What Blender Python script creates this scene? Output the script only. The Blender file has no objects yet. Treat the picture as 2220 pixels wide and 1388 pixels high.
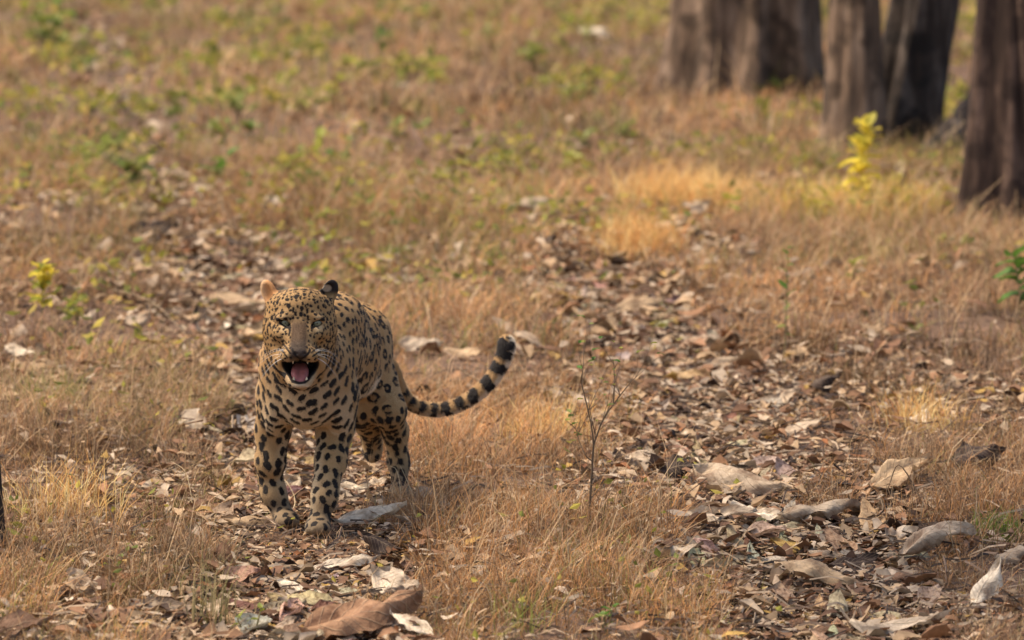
import bpy, bmesh, math, random
import numpy as np
from mathutils import Vector, Matrix, noise as mnoise
from mathutils.bvhtree import BVHTree
from mathutils.kdtree import KDTree

random.seed(11)
rng = np.random.default_rng(11)
scene = bpy.context.scene
C = scene.collection
R = math.radians

# ------------------------------------------------------------------ camera, sky, sun, exposure
FPX, CX, CY, CAMH = 10920.0, 1110.0, 694.0, 2.2
PITCH = math.atan((CY + 560.0) / FPX)
cam_d = bpy.data.cameras.new('camera')
cam = bpy.data.objects.new('camera', cam_d)
C.objects.link(cam)
cam.location = (0, 0, CAMH)
cam.rotation_euler = (R(90) - PITCH, 0, 0)
cam_d.sensor_width = 36.0
cam_d.lens = FPX * 36.0 / 2220.0
cam_d.clip_start = 0.5
cam_d.clip_end = 900
cam_d.dof.use_dof = True
cam_d.dof.focus_distance = 13.85
cam_d.dof.aperture_fstop = 4.4
scene.camera = cam

SUN_EL, SUN_AZ = R(60), R(-88)        # azimuth from +Y (away from the camera) towards +X
world = bpy.data.worlds.new('World')
scene.world = world
world.use_nodes = True
wn = world.node_tree
wn.nodes.clear()
sky = wn.nodes.new('ShaderNodeTexSky')
sky.sky_type = 'NISHITA'
sky.sun_disc = False
sky.sun_elevation = SUN_EL
sky.sun_rotation = SUN_AZ
sky.air_density = 1.0
sky.dust_density = 4.0
bg = wn.nodes.new('ShaderNodeBackground')
bg.inputs['Strength'].default_value = 0.13
wo = wn.nodes.new('ShaderNodeOutputWorld')
wn.links.new(sky.outputs[0], bg.inputs['Color'])
wn.links.new(bg.outputs[0], wo.inputs['Surface'])

sl = bpy.data.lights.new('sun', 'SUN')
sl.energy = 2.5
sl.angle = R(11)
sl.color = (1.0, 0.87, 0.69)
sun = bpy.data.objects.new('sun', sl)
C.objects.link(sun)
sdir = Vector((math.sin(SUN_AZ) * math.cos(SUN_EL), math.cos(SUN_AZ) * math.cos(SUN_EL), math.sin(SUN_EL)))
sun.rotation_euler = sdir.to_track_quat('Z', 'Y').to_euler()
sun.location = (0, 20, 30)

vs = scene.view_settings
vs.view_transform = 'Standard'
vs.look = 'None'
vs.exposure = 1.0
vs.gamma = 1.0
vs.use_curve_mapping = False
scene.cycles.max_bounces = 6
scene.cycles.transparent_max_bounces = 4

# ------------------------------------------------------------------ helpers
def lin(r, g, b):
    f = lambda c: ((c / 255.0) / 12.92 if c / 255.0 <= 0.04045 else (((c / 255.0) + 0.055) / 1.055) ** 2.4)
    return (f(r), f(g), f(b))

_sp, _cp = math.sin(PITCH), math.cos(PITCH)
def at(u, v, Y):
    """point of the place seen at photo pixel (u, v) when it stands Y metres from the camera"""
    du, dv = (u - CX), (CY - v)
    d = np.array([du, _cp * FPX + _sp * dv, -_sp * FPX + _cp * dv])
    return np.array([0, 0, CAMH]) + d * (Y / d[1])

_tab = np.random.default_rng(5).random((256, 256)).astype(np.float32)
def vnoise(x, y, s=0):
    x = np.asarray(x, dtype=np.float64) + 37.3 * s + 1000
    y = np.asarray(y, dtype=np.float64) + 91.7 * s + 1000
    xi = np.floor(x).astype(int); yi = np.floor(y).astype(int)
    fx = x - xi; fy = y - yi
    fx = fx * fx * (3 - 2 * fx); fy = fy * fy * (3 - 2 * fy)
    a = _tab[xi & 255, yi & 255]; b = _tab[(xi + 1) & 255, yi & 255]
    c = _tab[xi & 255, (yi + 1) & 255]; d = _tab[(xi + 1) & 255, (yi + 1) & 255]
    return (a * (1 - fx) + b * fx) * (1 - fy) + (c * (1 - fx) + d * fx) * fy
def fbm(x, y, s=0, o=3):
    t = 0; a = 0.5; n = 0
    for i in range(o):
        t = t + a * vnoise(np.asarray(x) * 2 ** i, np.asarray(y) * 2 ** i, s + i); n += a; a *= 0.5
    return t / n

def flat_ground(u, v):
    d = at(u, v, 1.0) - np.array([0, 0, CAMH])
    t = -CAMH / d[2]
    return d[0] * t, d[1] * t
# the two wheel tracks, as lines on the ground
TL = np.array([flat_ground(*p) for p in [(660, 1600), (655, 1388), (650, 1200), (630, 1000), (575, 800), (525, 660), (470, 570), (400, 490), (330, 400), (300, 260), (230, 120), (150, 0)]])
TR = np.array([flat_ground(*p) for p in [(1980, 1600), (1850, 1388), (1740, 1180), (1640, 1000), (1560, 880), (1430, 740), (1290, 610), (1170, 520), (1010, 420), (860, 330), (700, 200), (560, 80)]])
def track_d(x, y):
    xl = np.interp(y, TL[:, 1], TL[:, 0]); xr = np.interp(y, TR[:, 1], TR[:, 0])
    return x - xl, x - xr
def sstep(a, b, x):
    t = np.clip((x - a) / (b - a), 0, 1)
    return t * t * (3 - 2 * t)
def track_mask(x, y):
    """1 in the bare, leaf-strewn wheel tracks, 0 in the grass"""
    x = np.asarray(x, float); y = np.asarray(y, float)
    dl, dr = track_d(x, y)
    w = (fbm(x * 2.6, y * 1.5, 3) - 0.5) * 0.60
    ml = 1 - sstep(0.17, 0.33, np.abs(dl) + w)
    mr = 1 - sstep(0.15 + 0.10 * (y < 14), 0.36, np.abs(dr) + w)
    fl = 1 - 0.40 * sstep(19.5, 23.0, y) + 0.10 * sstep(27, 30, y) * (1 - sstep(37, 40, y))
    fr = 1 - 0.85 * sstep(19.5, 23.0, y)
    return np.clip(np.maximum(ml * fl, mr * fr), 0, 1)
def gz(x, y):
    x = np.asarray(x, float); y = np.asarray(y, float)
    z = (fbm(x * 0.5, y * 0.35, 7) - 0.5) * 0.10 + (fbm(x * 3, y * 3, 9) - 0.5) * 0.035
    z = z - 0.035 * track_mask(x, y)
    keep = np.exp(-(((x + 0.55) / 0.55) ** 2 + ((y - 14.2) / 0.8) ** 2))      # level where the leopard walks
    return z * (1 - keep)
def gp(u, v):
    """the ground point seen at photo pixel (u, v)"""
    d = at(u, v, 1.0) - np.array([0, 0, CAMH]); z = 0.0
    for _ in range(6):
        t = (z - CAMH) / d[2]; x, y = d[0] * t, d[1] * t; z = float(gz(x, y))
    return Vector((x, y, z))

def mat(name):
    m = bpy.data.materials.new(name); m.use_nodes = True
    nt = m.node_tree; nt.nodes.clear()
    out = nt.nodes.new('ShaderNodeOutputMaterial')
    p = nt.nodes.new('ShaderNodeBsdfPrincipled')
    p.inputs['Roughness'].default_value = 0.8
    p.inputs['Specular IOR Level'].default_value = 0.25
    nt.links.new(p.outputs[0], out.inputs['Surface'])
    return m, nt, p, out
def N(nt, t, **kw):
    n = nt.nodes.new(t)
    for k, v in kw.items(): setattr(n, k, v)
    return n
def ramp(nt, src, stops):
    r = N(nt, 'ShaderNodeValToRGB')
    while len(r.color_ramp.elements) < len(stops): r.color_ramp.elements.new(0.5)
    for e, (pos, c) in zip(r.color_ramp.elements, stops):
        e.position = pos; e.color = (*c, 1)
    nt.links.new(src, r.inputs[0]); return r
def translucent(nt, p, out, colsock, f):
    t = N(nt, 'ShaderNodeBsdfTranslucent'); mx = N(nt, 'ShaderNodeMixShader')
    mx.inputs[0].default_value = f
    nt.links.new(colsock, t.inputs['Color'])
    nt.links.new(p.outputs[0], mx.inputs[1]); nt.links.new(t.outputs[0], mx.inputs[2])
    nt.links.new(mx.outputs[0], out.inputs['Surface'])

def obj(name, me, m=None, parent=None, kind=None):
    o = bpy.data.objects.new(name, me); C.objects.link(o)
    if m is not None and me is not None and not me.materials: me.materials.append(m)
    if parent is not None: o.parent = parent
    if kind: o['kind'] = kind
    return o
def thing(name, label, cat, loc, group=None):
    o = bpy.data.objects.new(name, None); C.objects.link(o)
    o.empty_display_size = 0.1
    o.location = loc; o['label'] = label; o['category'] = cat
    if group: o['group'] = group
    return o
def tag(o, label, cat, group=None):
    o['label'] = label; o['category'] = cat
    if group: o['group'] = group
    return o
def np_mesh(name, verts, faces, attrs=None, smooth=False):
    """verts (n,3); faces (m,k) all the same size"""
    me = bpy.data.meshes.new(name)
    verts = np.ascontiguousarray(verts, dtype=np.float32); faces = np.ascontiguousarray(faces, dtype=np.int32)
    me.vertices.add(len(verts)); me.vertices.foreach_set('co', verts.ravel())
    k = faces.shape[1]
    me.loops.add(faces.size); me.loops.foreach_set('vertex_index', faces.ravel())
    me.polygons.add(len(faces))
    me.polygons.foreach_set('loop_start', np.arange(0, faces.size, k, dtype=np.int32))
    me.polygons.foreach_set('use_smooth', np.full(len(faces), smooth, dtype=bool))
    me.update(calc_edges=True)
    for an, (typ, data) in (attrs or {}).items():
        a = me.attributes.new(an, typ, 'POINT')
        data = np.ascontiguousarray(data, dtype=np.float32)
        if typ == 'FLOAT_COLOR':
            if data.shape[1] == 3: data = np.hstack([data, np.ones((len(data), 1), np.float32)])
            a.data.foreach_set('color', np.ascontiguousarray(data, np.float32).ravel())
        elif typ == 'FLOAT': a.data.foreach_set('value', data.ravel())
        elif typ == 'FLOAT_VECTOR': a.data.foreach_set('vector', data.ravel())
    return me
def tube_arrays(pts, rad, seg=6):
    pts = [Vector(p) for p in pts]; vs_, fs = [], []
    n = len(pts)
    for i, p in enumerate(pts):
        t = (pts[min(i + 1, n - 1)] - pts[max(i - 1, 0)]).normalized()
        a = t.cross(Vector((0, 1, 0.13)))
        if a.length < 1e-4: a = t.cross(Vector((1, 0, 0)))
        a.normalize(); b = t.cross(a)
        r = rad[i] if hasattr(rad, '__len__') else rad
        for k in range(seg):
            th = 2 * math.pi * k / seg
            vs_.append(p + (a * math.cos(th) + b * math.sin(th)) * r)
    for i in range(n - 1):
        for k in range(seg):
            fs.append((i * seg + k, i * seg + (k + 1) % seg, (i + 1) * seg + (k + 1) % seg, (i + 1) * seg + k))
    return np.array(vs_), np.array(fs)
def tube(name, pts, rad, m, parent=None, seg=6):
    v, f = tube_arrays(pts, rad, seg)
    return obj(name, np_mesh(name, v, f, smooth=True), m, parent)
def smooth_path(ctrl, n):
    ctrl = [Vector(c) for c in ctrl]; out = []
    P = [ctrl[0] * 2 - ctrl[1]] + ctrl + [ctrl[-1] * 2 - ctrl[-2]]
    m = len(ctrl) - 1
    for i in range(n + 1):
        t = i / n * m; k = min(int(t), m - 1); t -= k
        a, b, c, d = P[k], P[k + 1], P[k + 2], P[k + 3]
        out.append(0.5 * ((2 * b) + (c - a) * t + (2 * a - 5 * b + 4 * c - d) * t * t + (3 * b - a - 3 * c + d) * t ** 3))
    return out

# ------------------------------------------------------------------ ground
def build_ground():
    m, nt, p, out = mat('soil')
    tc = N(nt, 'ShaderNodeTexCoord')
    n1 = N(nt, 'ShaderNodeTexNoise'); n1.inputs['Scale'].default_value = 3; n1.inputs['Detail'].default_value = 8
    n2 = N(nt, 'ShaderNodeTexNoise'); n2.inputs['Scale'].default_value = 55; n2.inputs['Detail'].default_value = 6
    nt.links.new(tc.outputs['Object'], n1.inputs['Vector']); nt.links.new(tc.outputs['Object'], n2.inputs['Vector'])
    r1 = ramp(nt, n1.outputs['Fac'], [(0.3, (0.10, 0.058, 0.036)), (0.7, (0.20, 0.125, 0.08))])
    r2 = ramp(nt, n2.outputs['Fac'], [(0.35, (0.45, 0.42, 0.4)), (0.65, (1.15, 1.1, 1.05))])
    mx = N(nt, 'ShaderNodeMix', data_type='RGBA', blend_type='MULTIPLY'); mx.inputs[0].default_value = 1
    nt.links.new(r1.outputs[0], mx.inputs[6]); nt.links.new(r2.outputs[0], mx.inputs[7])
    nt.links.new(mx.outputs[2], p.inputs['Base Color']); p.inputs['Roughness'].default_value = 0.95
    b = N(nt, 'ShaderNodeBump'); b.inputs['Strength'].default_value = 0.6; b.inputs['Distance'].default_value = 0.02
    nt.links.new(n2.outputs['Fac'], b.inputs['Height']); nt.links.new(b.outputs[0], p.inputs['Normal'])
    xs = np.concatenate([np.linspace(-250, -6, 16), np.arange(-5.5, 5.51, 0.10), np.linspace(6, 250, 16)])
    ys = np.concatenate([np.linspace(-60, 10.5, 12), np.arange(11, 47, 0.10), np.linspace(48, 400, 24)])
    X, Y = np.meshgrid(xs, ys, indexing='ij')
    Z = gz(X, Y)
    v = np.stack([X, Y, Z], -1).reshape(-1, 3)
    I = np.arange(v.shape[0]).reshape(X.shape)
    f = np.stack([I[:-1, :-1], I[1:, :-1], I[1:, 1:], I[:-1, 1:]], -1).reshape(-1, 4)
    return obj('ground', np_mesh('ground', v, f, smooth=True), m, kind='structure')
ground = build_ground()

# ------------------------------------------------------------------ trees
def bark_mat(name, dark, mid, pale, patch):
    m, nt, p, out = mat(name)
    tc = N(nt, 'ShaderNodeTexCoord'); mp = N(nt, 'ShaderNodeMapping')
    mp.inputs['Scale'].default_value = (13, 13, 2.6)
    nt.links.new(tc.outputs['Object'], mp.inputs[0])
    n1 = N(nt, 'ShaderNodeTexNoise'); n1.inputs['Scale'].default_value = 1.0; n1.inputs['Detail'].default_value = 7; n1.inputs['Distortion'].default_value = 0.4
    nt.links.new(mp.outputs[0], n1.inputs['Vector'])
    n2 = N(nt, 'ShaderNodeTexNoise'); n2.inputs['Scale'].default_value = 5.5; n2.inputs['Detail'].default_value = 6
    nt.links.new(tc.outputs['Object'], n2.inputs['Vector'])
    r = ramp(nt, n1.outputs['Fac'], [(0.30, dark), (0.5, mid), (0.72, pale)])
    r2 = ramp(nt, n2.outputs['Fac'], [(0.50, (0, 0, 0)), (0.58, (1, 1, 1))])
    mx = N(nt, 'ShaderNodeMix', data_type='RGBA'); nt.links.new(r2.outputs[0], mx.inputs[0])
    nt.links.new(r.outputs[0], mx.inputs[6]); mx.inputs[7].default_value = (*patch, 1)
    mul = N(nt, 'ShaderNodeMix', data_type='RGBA'); mul.inputs[0].default_value = 0.85
    nt.links.new(mx.outputs[2], mul.inputs[7]); nt.links.new(r.outputs[0], mul.inputs[6])
    nt.links.new(mul.outputs[2], p.inputs['Base Color']); p.inputs['Roughness'].default_value = 0.95
    b = N(nt, 'ShaderNodeBump'); b.inputs['Strength'].default_value = 0.9; b.inputs['Distance'].default_value = 0.03
    nt.links.new(n1.outputs['Fac'], b.inputs['Height']); nt.links.new(b.outputs[0], p.inputs['Normal'])
    return m
BARK_G = bark_mat('bark_greybrown', (0.04, 0.027, 0.019), (0.145, 0.092, 0.058), (0.27, 0.185, 0.125), (0.055, 0.035, 0.022))
BARK_D = bark_mat('bark_dark', (0.014, 0.010, 0.008), (0.040, 0.028, 0.021), (0.13, 0.10, 0.08), (0.016, 0.012, 0.010))
BARK_R = bark_mat('bark_reddish', (0.022, 0.013, 0.009), (0.068, 0.040, 0.027), (0.16, 0.10, 0.07), (0.035, 0.021, 0.015))

def foliage_mat(name, c, tr=0.4):
    m, nt, p, out = mat(name)
    tc = N(nt, 'ShaderNodeTexCoord'); n = N(nt, 'ShaderNodeTexNoise'); n.inputs['Scale'].default_value = 6
    nt.links.new(tc.outputs['Object'], n.inputs['Vector'])
    r = ramp(nt, n.outputs['Fac'], [(0.3, tuple(k * 0.6 for k in c)), (0.7, tuple(min(1, k * 1.3) for k in c))])
    nt.links.new(r.outputs[0], p.inputs['Base Color']); p.inputs['Roughness'].default_value = 0.55
    translucent(nt, p, out, r.outputs[0], tr); return m
CROWN = foliage_mat('crown_leaves', (0.085, 0.10, 0.025))

def trunk_mesh(path, radii, flutes, amp, flare, seed, seg=72, rows=70):
    """path: control points base to top; radius, flutes that deepen towards the flared foot"""
    pts = smooth_path(path, rows)
    n = len(pts); th = np.linspace(0, 2 * np.pi, seg, endpoint=False)
    rr = np.random.default_rng(seed); phs = rr.random(16) * 6.28; amps = 0.15 + 0.6 * rr.random(16); drf = rr.normal(size=16) * 0.35
    V = []
    z0 = pts[0].z
    for i, p in enumerate(pts):
        t = i / (n - 1); h = p.z - z0
        r = np.interp(t, np.linspace(0, 1, len(radii)), radii)
        fl = math.exp(-max(h, 0) / 0.35)
        r *= 1 + flare * fl
        w = amp * (0.55 + 0.9 * fl)
        prof = np.ones(seg)
        for kq in range(2, 13):
            aq = amps[kq] * math.exp(-((kq - flutes) / 3.5) ** 2)
            prof = prof + w * aq * np.cos(kq * th + phs[kq] + drf[kq] * math.sin(h * 0.9 + phs[kq]) )
        prof += 0.13 * (vnoise(np.cos(th) * 3 + 9, np.sin(th) * 3 + h * 1.4, seed) - 0.5) + 0.09 * (vnoise(np.cos(th) * 9 + 9, np.sin(th) * 9 + h * 2.0, seed + 4) - 0.5)
        V.append(np.stack([p.x + r * prof * np.cos(th), p.y + r * prof * np.sin(th), np.full(seg, p.z)], -1))
    V = np.concatenate(V)
    I = np.arange(len(V)).reshape(n, seg); J = np.roll(I, -1, 1)
    f = np.stack([I[:-1], J[:-1], J[1:], I[1:]], -1).reshape(-1, 4)
    return V, f
def crown_mesh(center, rad, nleaf, seed):
    r = np.random.default_rng(seed)
    cl = r.normal(size=(38, 3)); cl /= np.linalg.norm(cl, axis=1)[:, None]
    cl = cl * (0.35 + 0.6 * r.random((38, 1))) * np.array(rad)
    k = r.integers(0, 38, nleaf)
    c = cl[k] + r.normal(size=(nleaf, 3)) * 0.28
    a = r.normal(size=(nleaf, 3)); a /= np.linalg.norm(a, axis=1)[:, None]
    b = np.cross(a, r.normal(size=(nleaf, 3))); b /= np.linalg.norm(b, axis=1)[:, None]
    L = (0.10 + 0.10 * r.random((nleaf, 1))); W = L * 0.55
    v = np.stack([c - a * L, c + b * W, c + a * L, c - b * W], 1).reshape(-1, 3) + np.array(center)
    f = np.arange(len(v)).reshape(-1, 4)
    return v, f
def tree(label, base, lean, r0, h, bark, flutes, amp, flare, seed, crown_c, crown_r, group=None, twin=None):
    t = thing('teak_tree', label, 'tree', base, group)
    b = Vector((0, 0, -0.12)); top = Vector((lean[0], lean[1], h))
    mid = b.lerp(top, 0.35) + Vector((lean[2], 0, 0))
    V, f = trunk_mesh([b, b.lerp(mid, 0.5) + Vector((lean[2] * 0.3, 0, 0)), mid, top], [r0, r0 * 0.9, r0 * 0.8, r0 * 0.62], flutes, amp, flare, seed)
    obj('trunk', np_mesh('trunk', V, f, smooth=True), bark, t)
    rs = random.Random(seed)
    for k in range(4):
        a = k * 1.57 + rs.random()
        e = Vector((math.cos(a) * crown_r[0] * 0.7, math.sin(a) * crown_r[1] * 0.7, crown_c - 0.4 + rs.random()))
        s = top - Vector((0, 0, 0.25 + 0.15 * k))
        tube('limb', smooth_path([s, s.lerp(e, 0.45) + Vector((0, 0, 0.35)), e + Vector((lean[0], lean[1], 0))], 8), [r0 * 0.42 * (1 - i / 9.5) for i in range(9)], bark, t, 8)
    V, f = crown_mesh((lean[0], lean[1], crown_c), crown_r, 2600, seed)
    obj('crown', np_mesh('crown', V, f), CROWN, t)
    return t
def base_at(u, Y):
    x = (u - CX) / FPX * Y * (1 / (_cp))
    return Vector((x, Y, float(gz(x, Y))))
def px_m(Y): return FPX / Y
tree('wide fluted grey-brown teak trunk, the broadest and farthest of the trunks', base_at(1608, 32.0), (0.05, 0, 0.02), 0.47, 6.0, BARK_G, 8, 0.12, 0.20, 3, 8.2, (2.6, 2.6, 1.8))
tree('grey patchy trunk with a fluted flaring foot, right behind the sunlit yellow sapling', base_at(1848, 27.0), (0.05, 0.1, -0.01), 0.140, 5.2, BARK_G, 8, 0.14, 0.60, 8, 7.2, (2.0, 2.0, 1.5))
tree('blackish leaning trunk close behind the grey patchy one', base_at(1938, 27.4), (1.0, 0.2, -0.02), 0.205, 5.4, BARK_D, 6, 0.14, 0.12, 12, 7.6, (2.0, 2.0, 1.5))
t4 = tree('reddish brown shaggy-barked trunk nearest the grassy wheel track, with a second stem', base_at(2165, 23.3), (0.15, 0, 0.0), 0.185, 5.0, BARK_R, 6, 0.15, 0.26, 21, 7.0, (2.0, 2.0, 1.5))
V, f = trunk_mesh([(0.20, -0.06, -0.1), (0.17, -0.08, 0.8), (0.10, -0.10, 1.6), (0.0, -0.05, 3.0)], [0.13, 0.12, 0.11, 0.09], 5, 0.10, 0.2, 31, 48, 50)
st2 = obj('stem', np_mesh('stem', V, f, smooth=True), BARK_R, t4); st2['label'] = 'second stem twined against the trunk'
# a buttress root slanting off the dark trunk
rb = base_at(2075, 26.6)
rt = tag(obj('dead_log', None), 'slanting dead grey log propped between the dark trunk and the reddish trunk', 'log')
bpy.data.objects.remove(rt)
p0 = Vector(at(2130, 190, 27.2)); p1 = Vector(at(2010, 330, 26.6))
lv, lf = tube_arrays(smooth_path([p0, p0.lerp(p1, 0.5) + Vector((0.02, 0, -0.03)), p1 - Vector((0, 0, 0.06))], 14), [0.05 + 0.035 * i / 14 + 0.01 * math.sin(i * 1.7) for i in range(15)], 12)
tag(obj('buttress_root', np_mesh('buttress_root', lv, lf, smooth=True), BARK_D), 'dark buttress root slanting between the blackish trunk and the reddish trunk', 'branch')
# slim dark trunk standing at the near left
bl = gp(-34, 1225)
ts = thing('slim_tree', 'slim blackish sapling trunk beside the orange-brown grass, with one yellow leaf near its foot', 'tree', bl)
V, f = trunk_mesh([(0, 0, -0.08), (-0.008, 0, 0.45), (-0.045, 0, 0.95), (-0.11, 0, 2.0), (-0.40, 0.1, 5.6)], [0.050, 0.040, 0.037, 0.034, 0.026], 5, 0.09, 0.45, 44, 28, 90)
obj('trunk', np_mesh('trunk', V, f, smooth=True), BARK_D, ts)
V, f = crown_mesh((-0.45, 0.1, 6.2), (0.8, 0.8, 0.7), 700, 45)
obj('crown', np_mesh('crown', V, f), CROWN, ts)

# ------------------------------------------------------------------ the leopard (signed distance shape, meshed with surface nets)
def ax(*segs):
    out = [np.array([segs[0][0]])]
    for a, b, s in segs: out.append(np.arange(a + s, b + 1e-6, s))
    return np.concatenate(out)
GX = ax((-0.800, -0.480, 0.0032), (-0.480, 0.070, 0.0050))
GY = ax((13.50, 13.86, 0.0034), (13.86, 15.12, 0.0052))
GZ = ax((-0.030, 0.40, 0.0048), (0.40, 0.80, 0.0032))
field = np.full((len(GX), len(GY), len(GZ)), 1.0, np.float32)
PRIMS = []      # (region, function)
def _eval(lo, hi):
    i = [np.searchsorted(g, (l, h)) for g, l, h in zip((GX, GY, GZ), lo, hi)]
    sl_ = tuple(slice(max(a - 1, 0), b + 1) for a, b in i)
    return sl_, GX[sl_[0]][:, None, None], GY[sl_[1]][None, :, None], GZ[sl_[2]][None, None, :]
def f_cone(a, b, ra, rb):
    a = np.array(a, float); b = np.array(b, float); d = b - a; dd = max(d @ d, 1e-9)
    def f(x, y, z):
        px, py, pz = x - a[0], y - a[1], z - a[2]
        t = np.clip((px * d[0] + py * d[1] + pz * d[2]) / dd, 0, 1)
        return np.sqrt((px - t * d[0]) ** 2 + (py - t * d[1]) ** 2 + (pz - t * d[2]) ** 2) - (ra + t * (rb - ra))
    return f
def f_ell(c, r, rot=(0, 0, 0)):
    c = np.array(c, float); r = np.array(r, float)
    from mathutils import Euler
    M = np.array(Euler([R(k) for k in rot]).to_matrix().transposed())
    def f(x, y, z):
        px, py, pz = x - c[0], y - c[1], z - c[2]
        q = [M[k, 0] * px + M[k, 1] * py + M[k, 2] * pz for k in range(3)]
        k0 = np.sqrt((q[0] / r[0]) ** 2 + (q[1] / r[1]) ** 2 + (q[2] / r[2]) ** 2)
        k1 = np.sqrt((q[0] / r[0] ** 2) ** 2 + (q[1] / r[1] ** 2) ** 2 + (q[2] / r[2] ** 2) ** 2) + 1e-9
        return k0 * (k0 - 1) / k1
    return f
def add(region, f, lo, hi, k):
    pad = k + 0.03
    sl_, x, y, z = _eval(np.array(lo) - pad, np.array(hi) + pad)
    a = field[sl_]; b = f(x, y, z).astype(np.float32)
    h = np.clip(0.5 + 0.5 * (b - a) / k, 0, 1)
    field[sl_] = b * (1 - h) + a * h - k * h * (1 - h)
    PRIMS.append((region, f))
def sub(f, lo, hi, k):
    pad = k + 0.02
    sl_, x, y, z = _eval(np.array(lo) - pad, np.array(hi) + pad)
    a = field[sl_]; b = -f(x, y, z).astype(np.float32)
    h = np.clip(0.5 - 0.5 * (b - a) / k, 0, 1)
    field[sl_] = b * (1 - h) + a * h + k * h * (1 - h)
def cone(region, a, b, ra, rb, k=0.02):
    a = np.array(a); b = np.array(b); m = max(ra, rb)
    add(region, f_cone(a, b, ra, rb), np.minimum(a, b) - m, np.maximum(a, b) + m, k)
def ell(region, c, r, rot=(0, 0, 0), k=0.02):
    m = max(r); add(region, f_ell(c, r, rot), np.array(c) - m, np.array(c) + m, k)
def chain(region, pts, rad, k=0.02):
    for i in range(len(pts) - 1): cone(region, pts[i], pts[i + 1], rad[i], rad[i + 1], k)

HY = 13.72
def hp(u, v, fw): return at(u, v, HY - fw)
# trunk of the body
cone('torso', at(676, 765, 14.05), at(722, 748, 14.36), 0.132, 0.130, 0.03)
cone('torso', at(722, 748, 14.36), at(762, 742, 14.66), 0.130, 0.092, 0.03)
ell('torso', at(666, 815, 13.98), (0.110, 0.19, 0.142), (12, 0, 0), 0.045)
ell('torso', at(720, 690, 14.14), (0.085, 0.20, 0.075), (-4, 0, -8), 0.05)      # withers and shoulder blades
ell('torso', at(768, 705, 14.62), (0.078, 0.15, 0.062), (0, 0, -10), 0.05)      # rump
cone('torso', at(735, 815, 14.3), at(775, 800, 14.58), 0.09, 0.07, 0.05)        # belly
# neck
cone('torso', at(655, 765, 13.86), at(664, 800, 14.0), 0.090, 0.112, 0.045)
# shoulders
ell('torso', at(603, 845, 13.97), (0.043, 0.10, 0.125), (8, 6, 0), 0.030)
ell('torso', at(728, 845, 13.99), (0.048, 0.10, 0.125), (8, -6, 0), 0.032)
# front legs
def paw(region, c, r, yaw=0, toes=True):
    ell(region, c, r, (0, 0, yaw), 0.02)
    if toes:
        for k, (dx, dy, dz) in enumerate([(-0.030, -0.030, -0.006), (-0.011, -0.047, -0.002), (0.011, -0.047, -0.002), (0.030, -0.030, -0.006)]):
            cy, sy = math.cos(R(yaw)), math.sin(R(yaw)); s = r[0] / 0.045
            q = np.array([dx * cy - dy * sy, dx * sy + dy * cy, dz]) * s
            ell(region, np.array(c) + q, (0.0150 * s, 0.0200 * s, 0.0165 * s), (0, 0, yaw), 0.006)
chain('fleg', [at(733, 855, 13.98), at(726, 930, 14.03), at(717, 1000, 13.98), at(708, 1045, 13.94), at(704, 1075, 13.915), at(694, 1118, 13.905)], [0.058, 0.050, 0.0415, 0.0320, 0.0335, 0.0285], 0.022)
ell('fleg', at(732, 915, 14.075), (0.030, 0.030, 0.045), (0, 0, 0), 0.02)
paw('fleg', at(689, 1141, 13.875), (0.036, 0.054, 0.027), 4)
chain('fleg', [at(597, 855, 13.97), at(592, 930, 14.03), at(586, 1000, 14.03), at(586, 1040, 14.06), at(592, 1068, 14.045), at(610, 1108, 14.04)], [0.054, 0.047, 0.0395, 0.0310, 0.0325, 0.0285], 0.022)
ell('fleg', at(592, 915, 14.085), (0.030, 0.030, 0.045), (0, 0, 0), 0.02)
paw('fleg', at(620, 1126, 14.00), (0.035, 0.052, 0.028), 10)
# hind legs
ell('hleg', at(810, 800, 14.62), (0.052, 0.12, 0.150), (-14, 7, 0), 0.035)
chain('hleg', [at(822, 830, 14.60), at(843, 890, 14.55), at(856, 935, 14.66), at(864, 1000, 14.70), at(867, 1050, 14.66)], [0.056, 0.045, 0.034, 0.027, 0.025], 0.03)
paw('hleg', at(868, 1068, 14.61), (0.036, 0.050, 0.027), 0)
ell('hleg', at(738, 800, 14.64), (0.060, 0.13, 0.145), (-14, -5, 0), 0.04)
chain('hleg', [at(745, 830, 14.62), at(775, 885, 14.58), at(800, 915, 14.72), at(806, 950, 14.80)], [0.066, 0.050, 0.038, 0.032], 0.03)
ell('hleg', at(808, 972, 14.82), (0.030, 0.026, 0.045), (-20, 0, 0), 0.02)
# tail
tail_px = [(842, 800, 14.74), (862, 842, 14.80), (890, 874, 14.84), (930, 888, 14.87), (975, 885, 14.88), (1020, 864, 14.88), (1058, 832, 14.88), (1083, 795, 14.88), (1097, 760, 14.88), (1098, 742, 14.88)]
TAIL = [Vector(p) for p in smooth_path([at(*p) for p in tail_px], 24)]
chain('tail', [np.array(p) for p in TAIL], [0.030 - 0.0125 * min(1, i / 5) + 0.0045 * max(0, (i - 12) / 12) for i in range(25)], 0.012)
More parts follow.
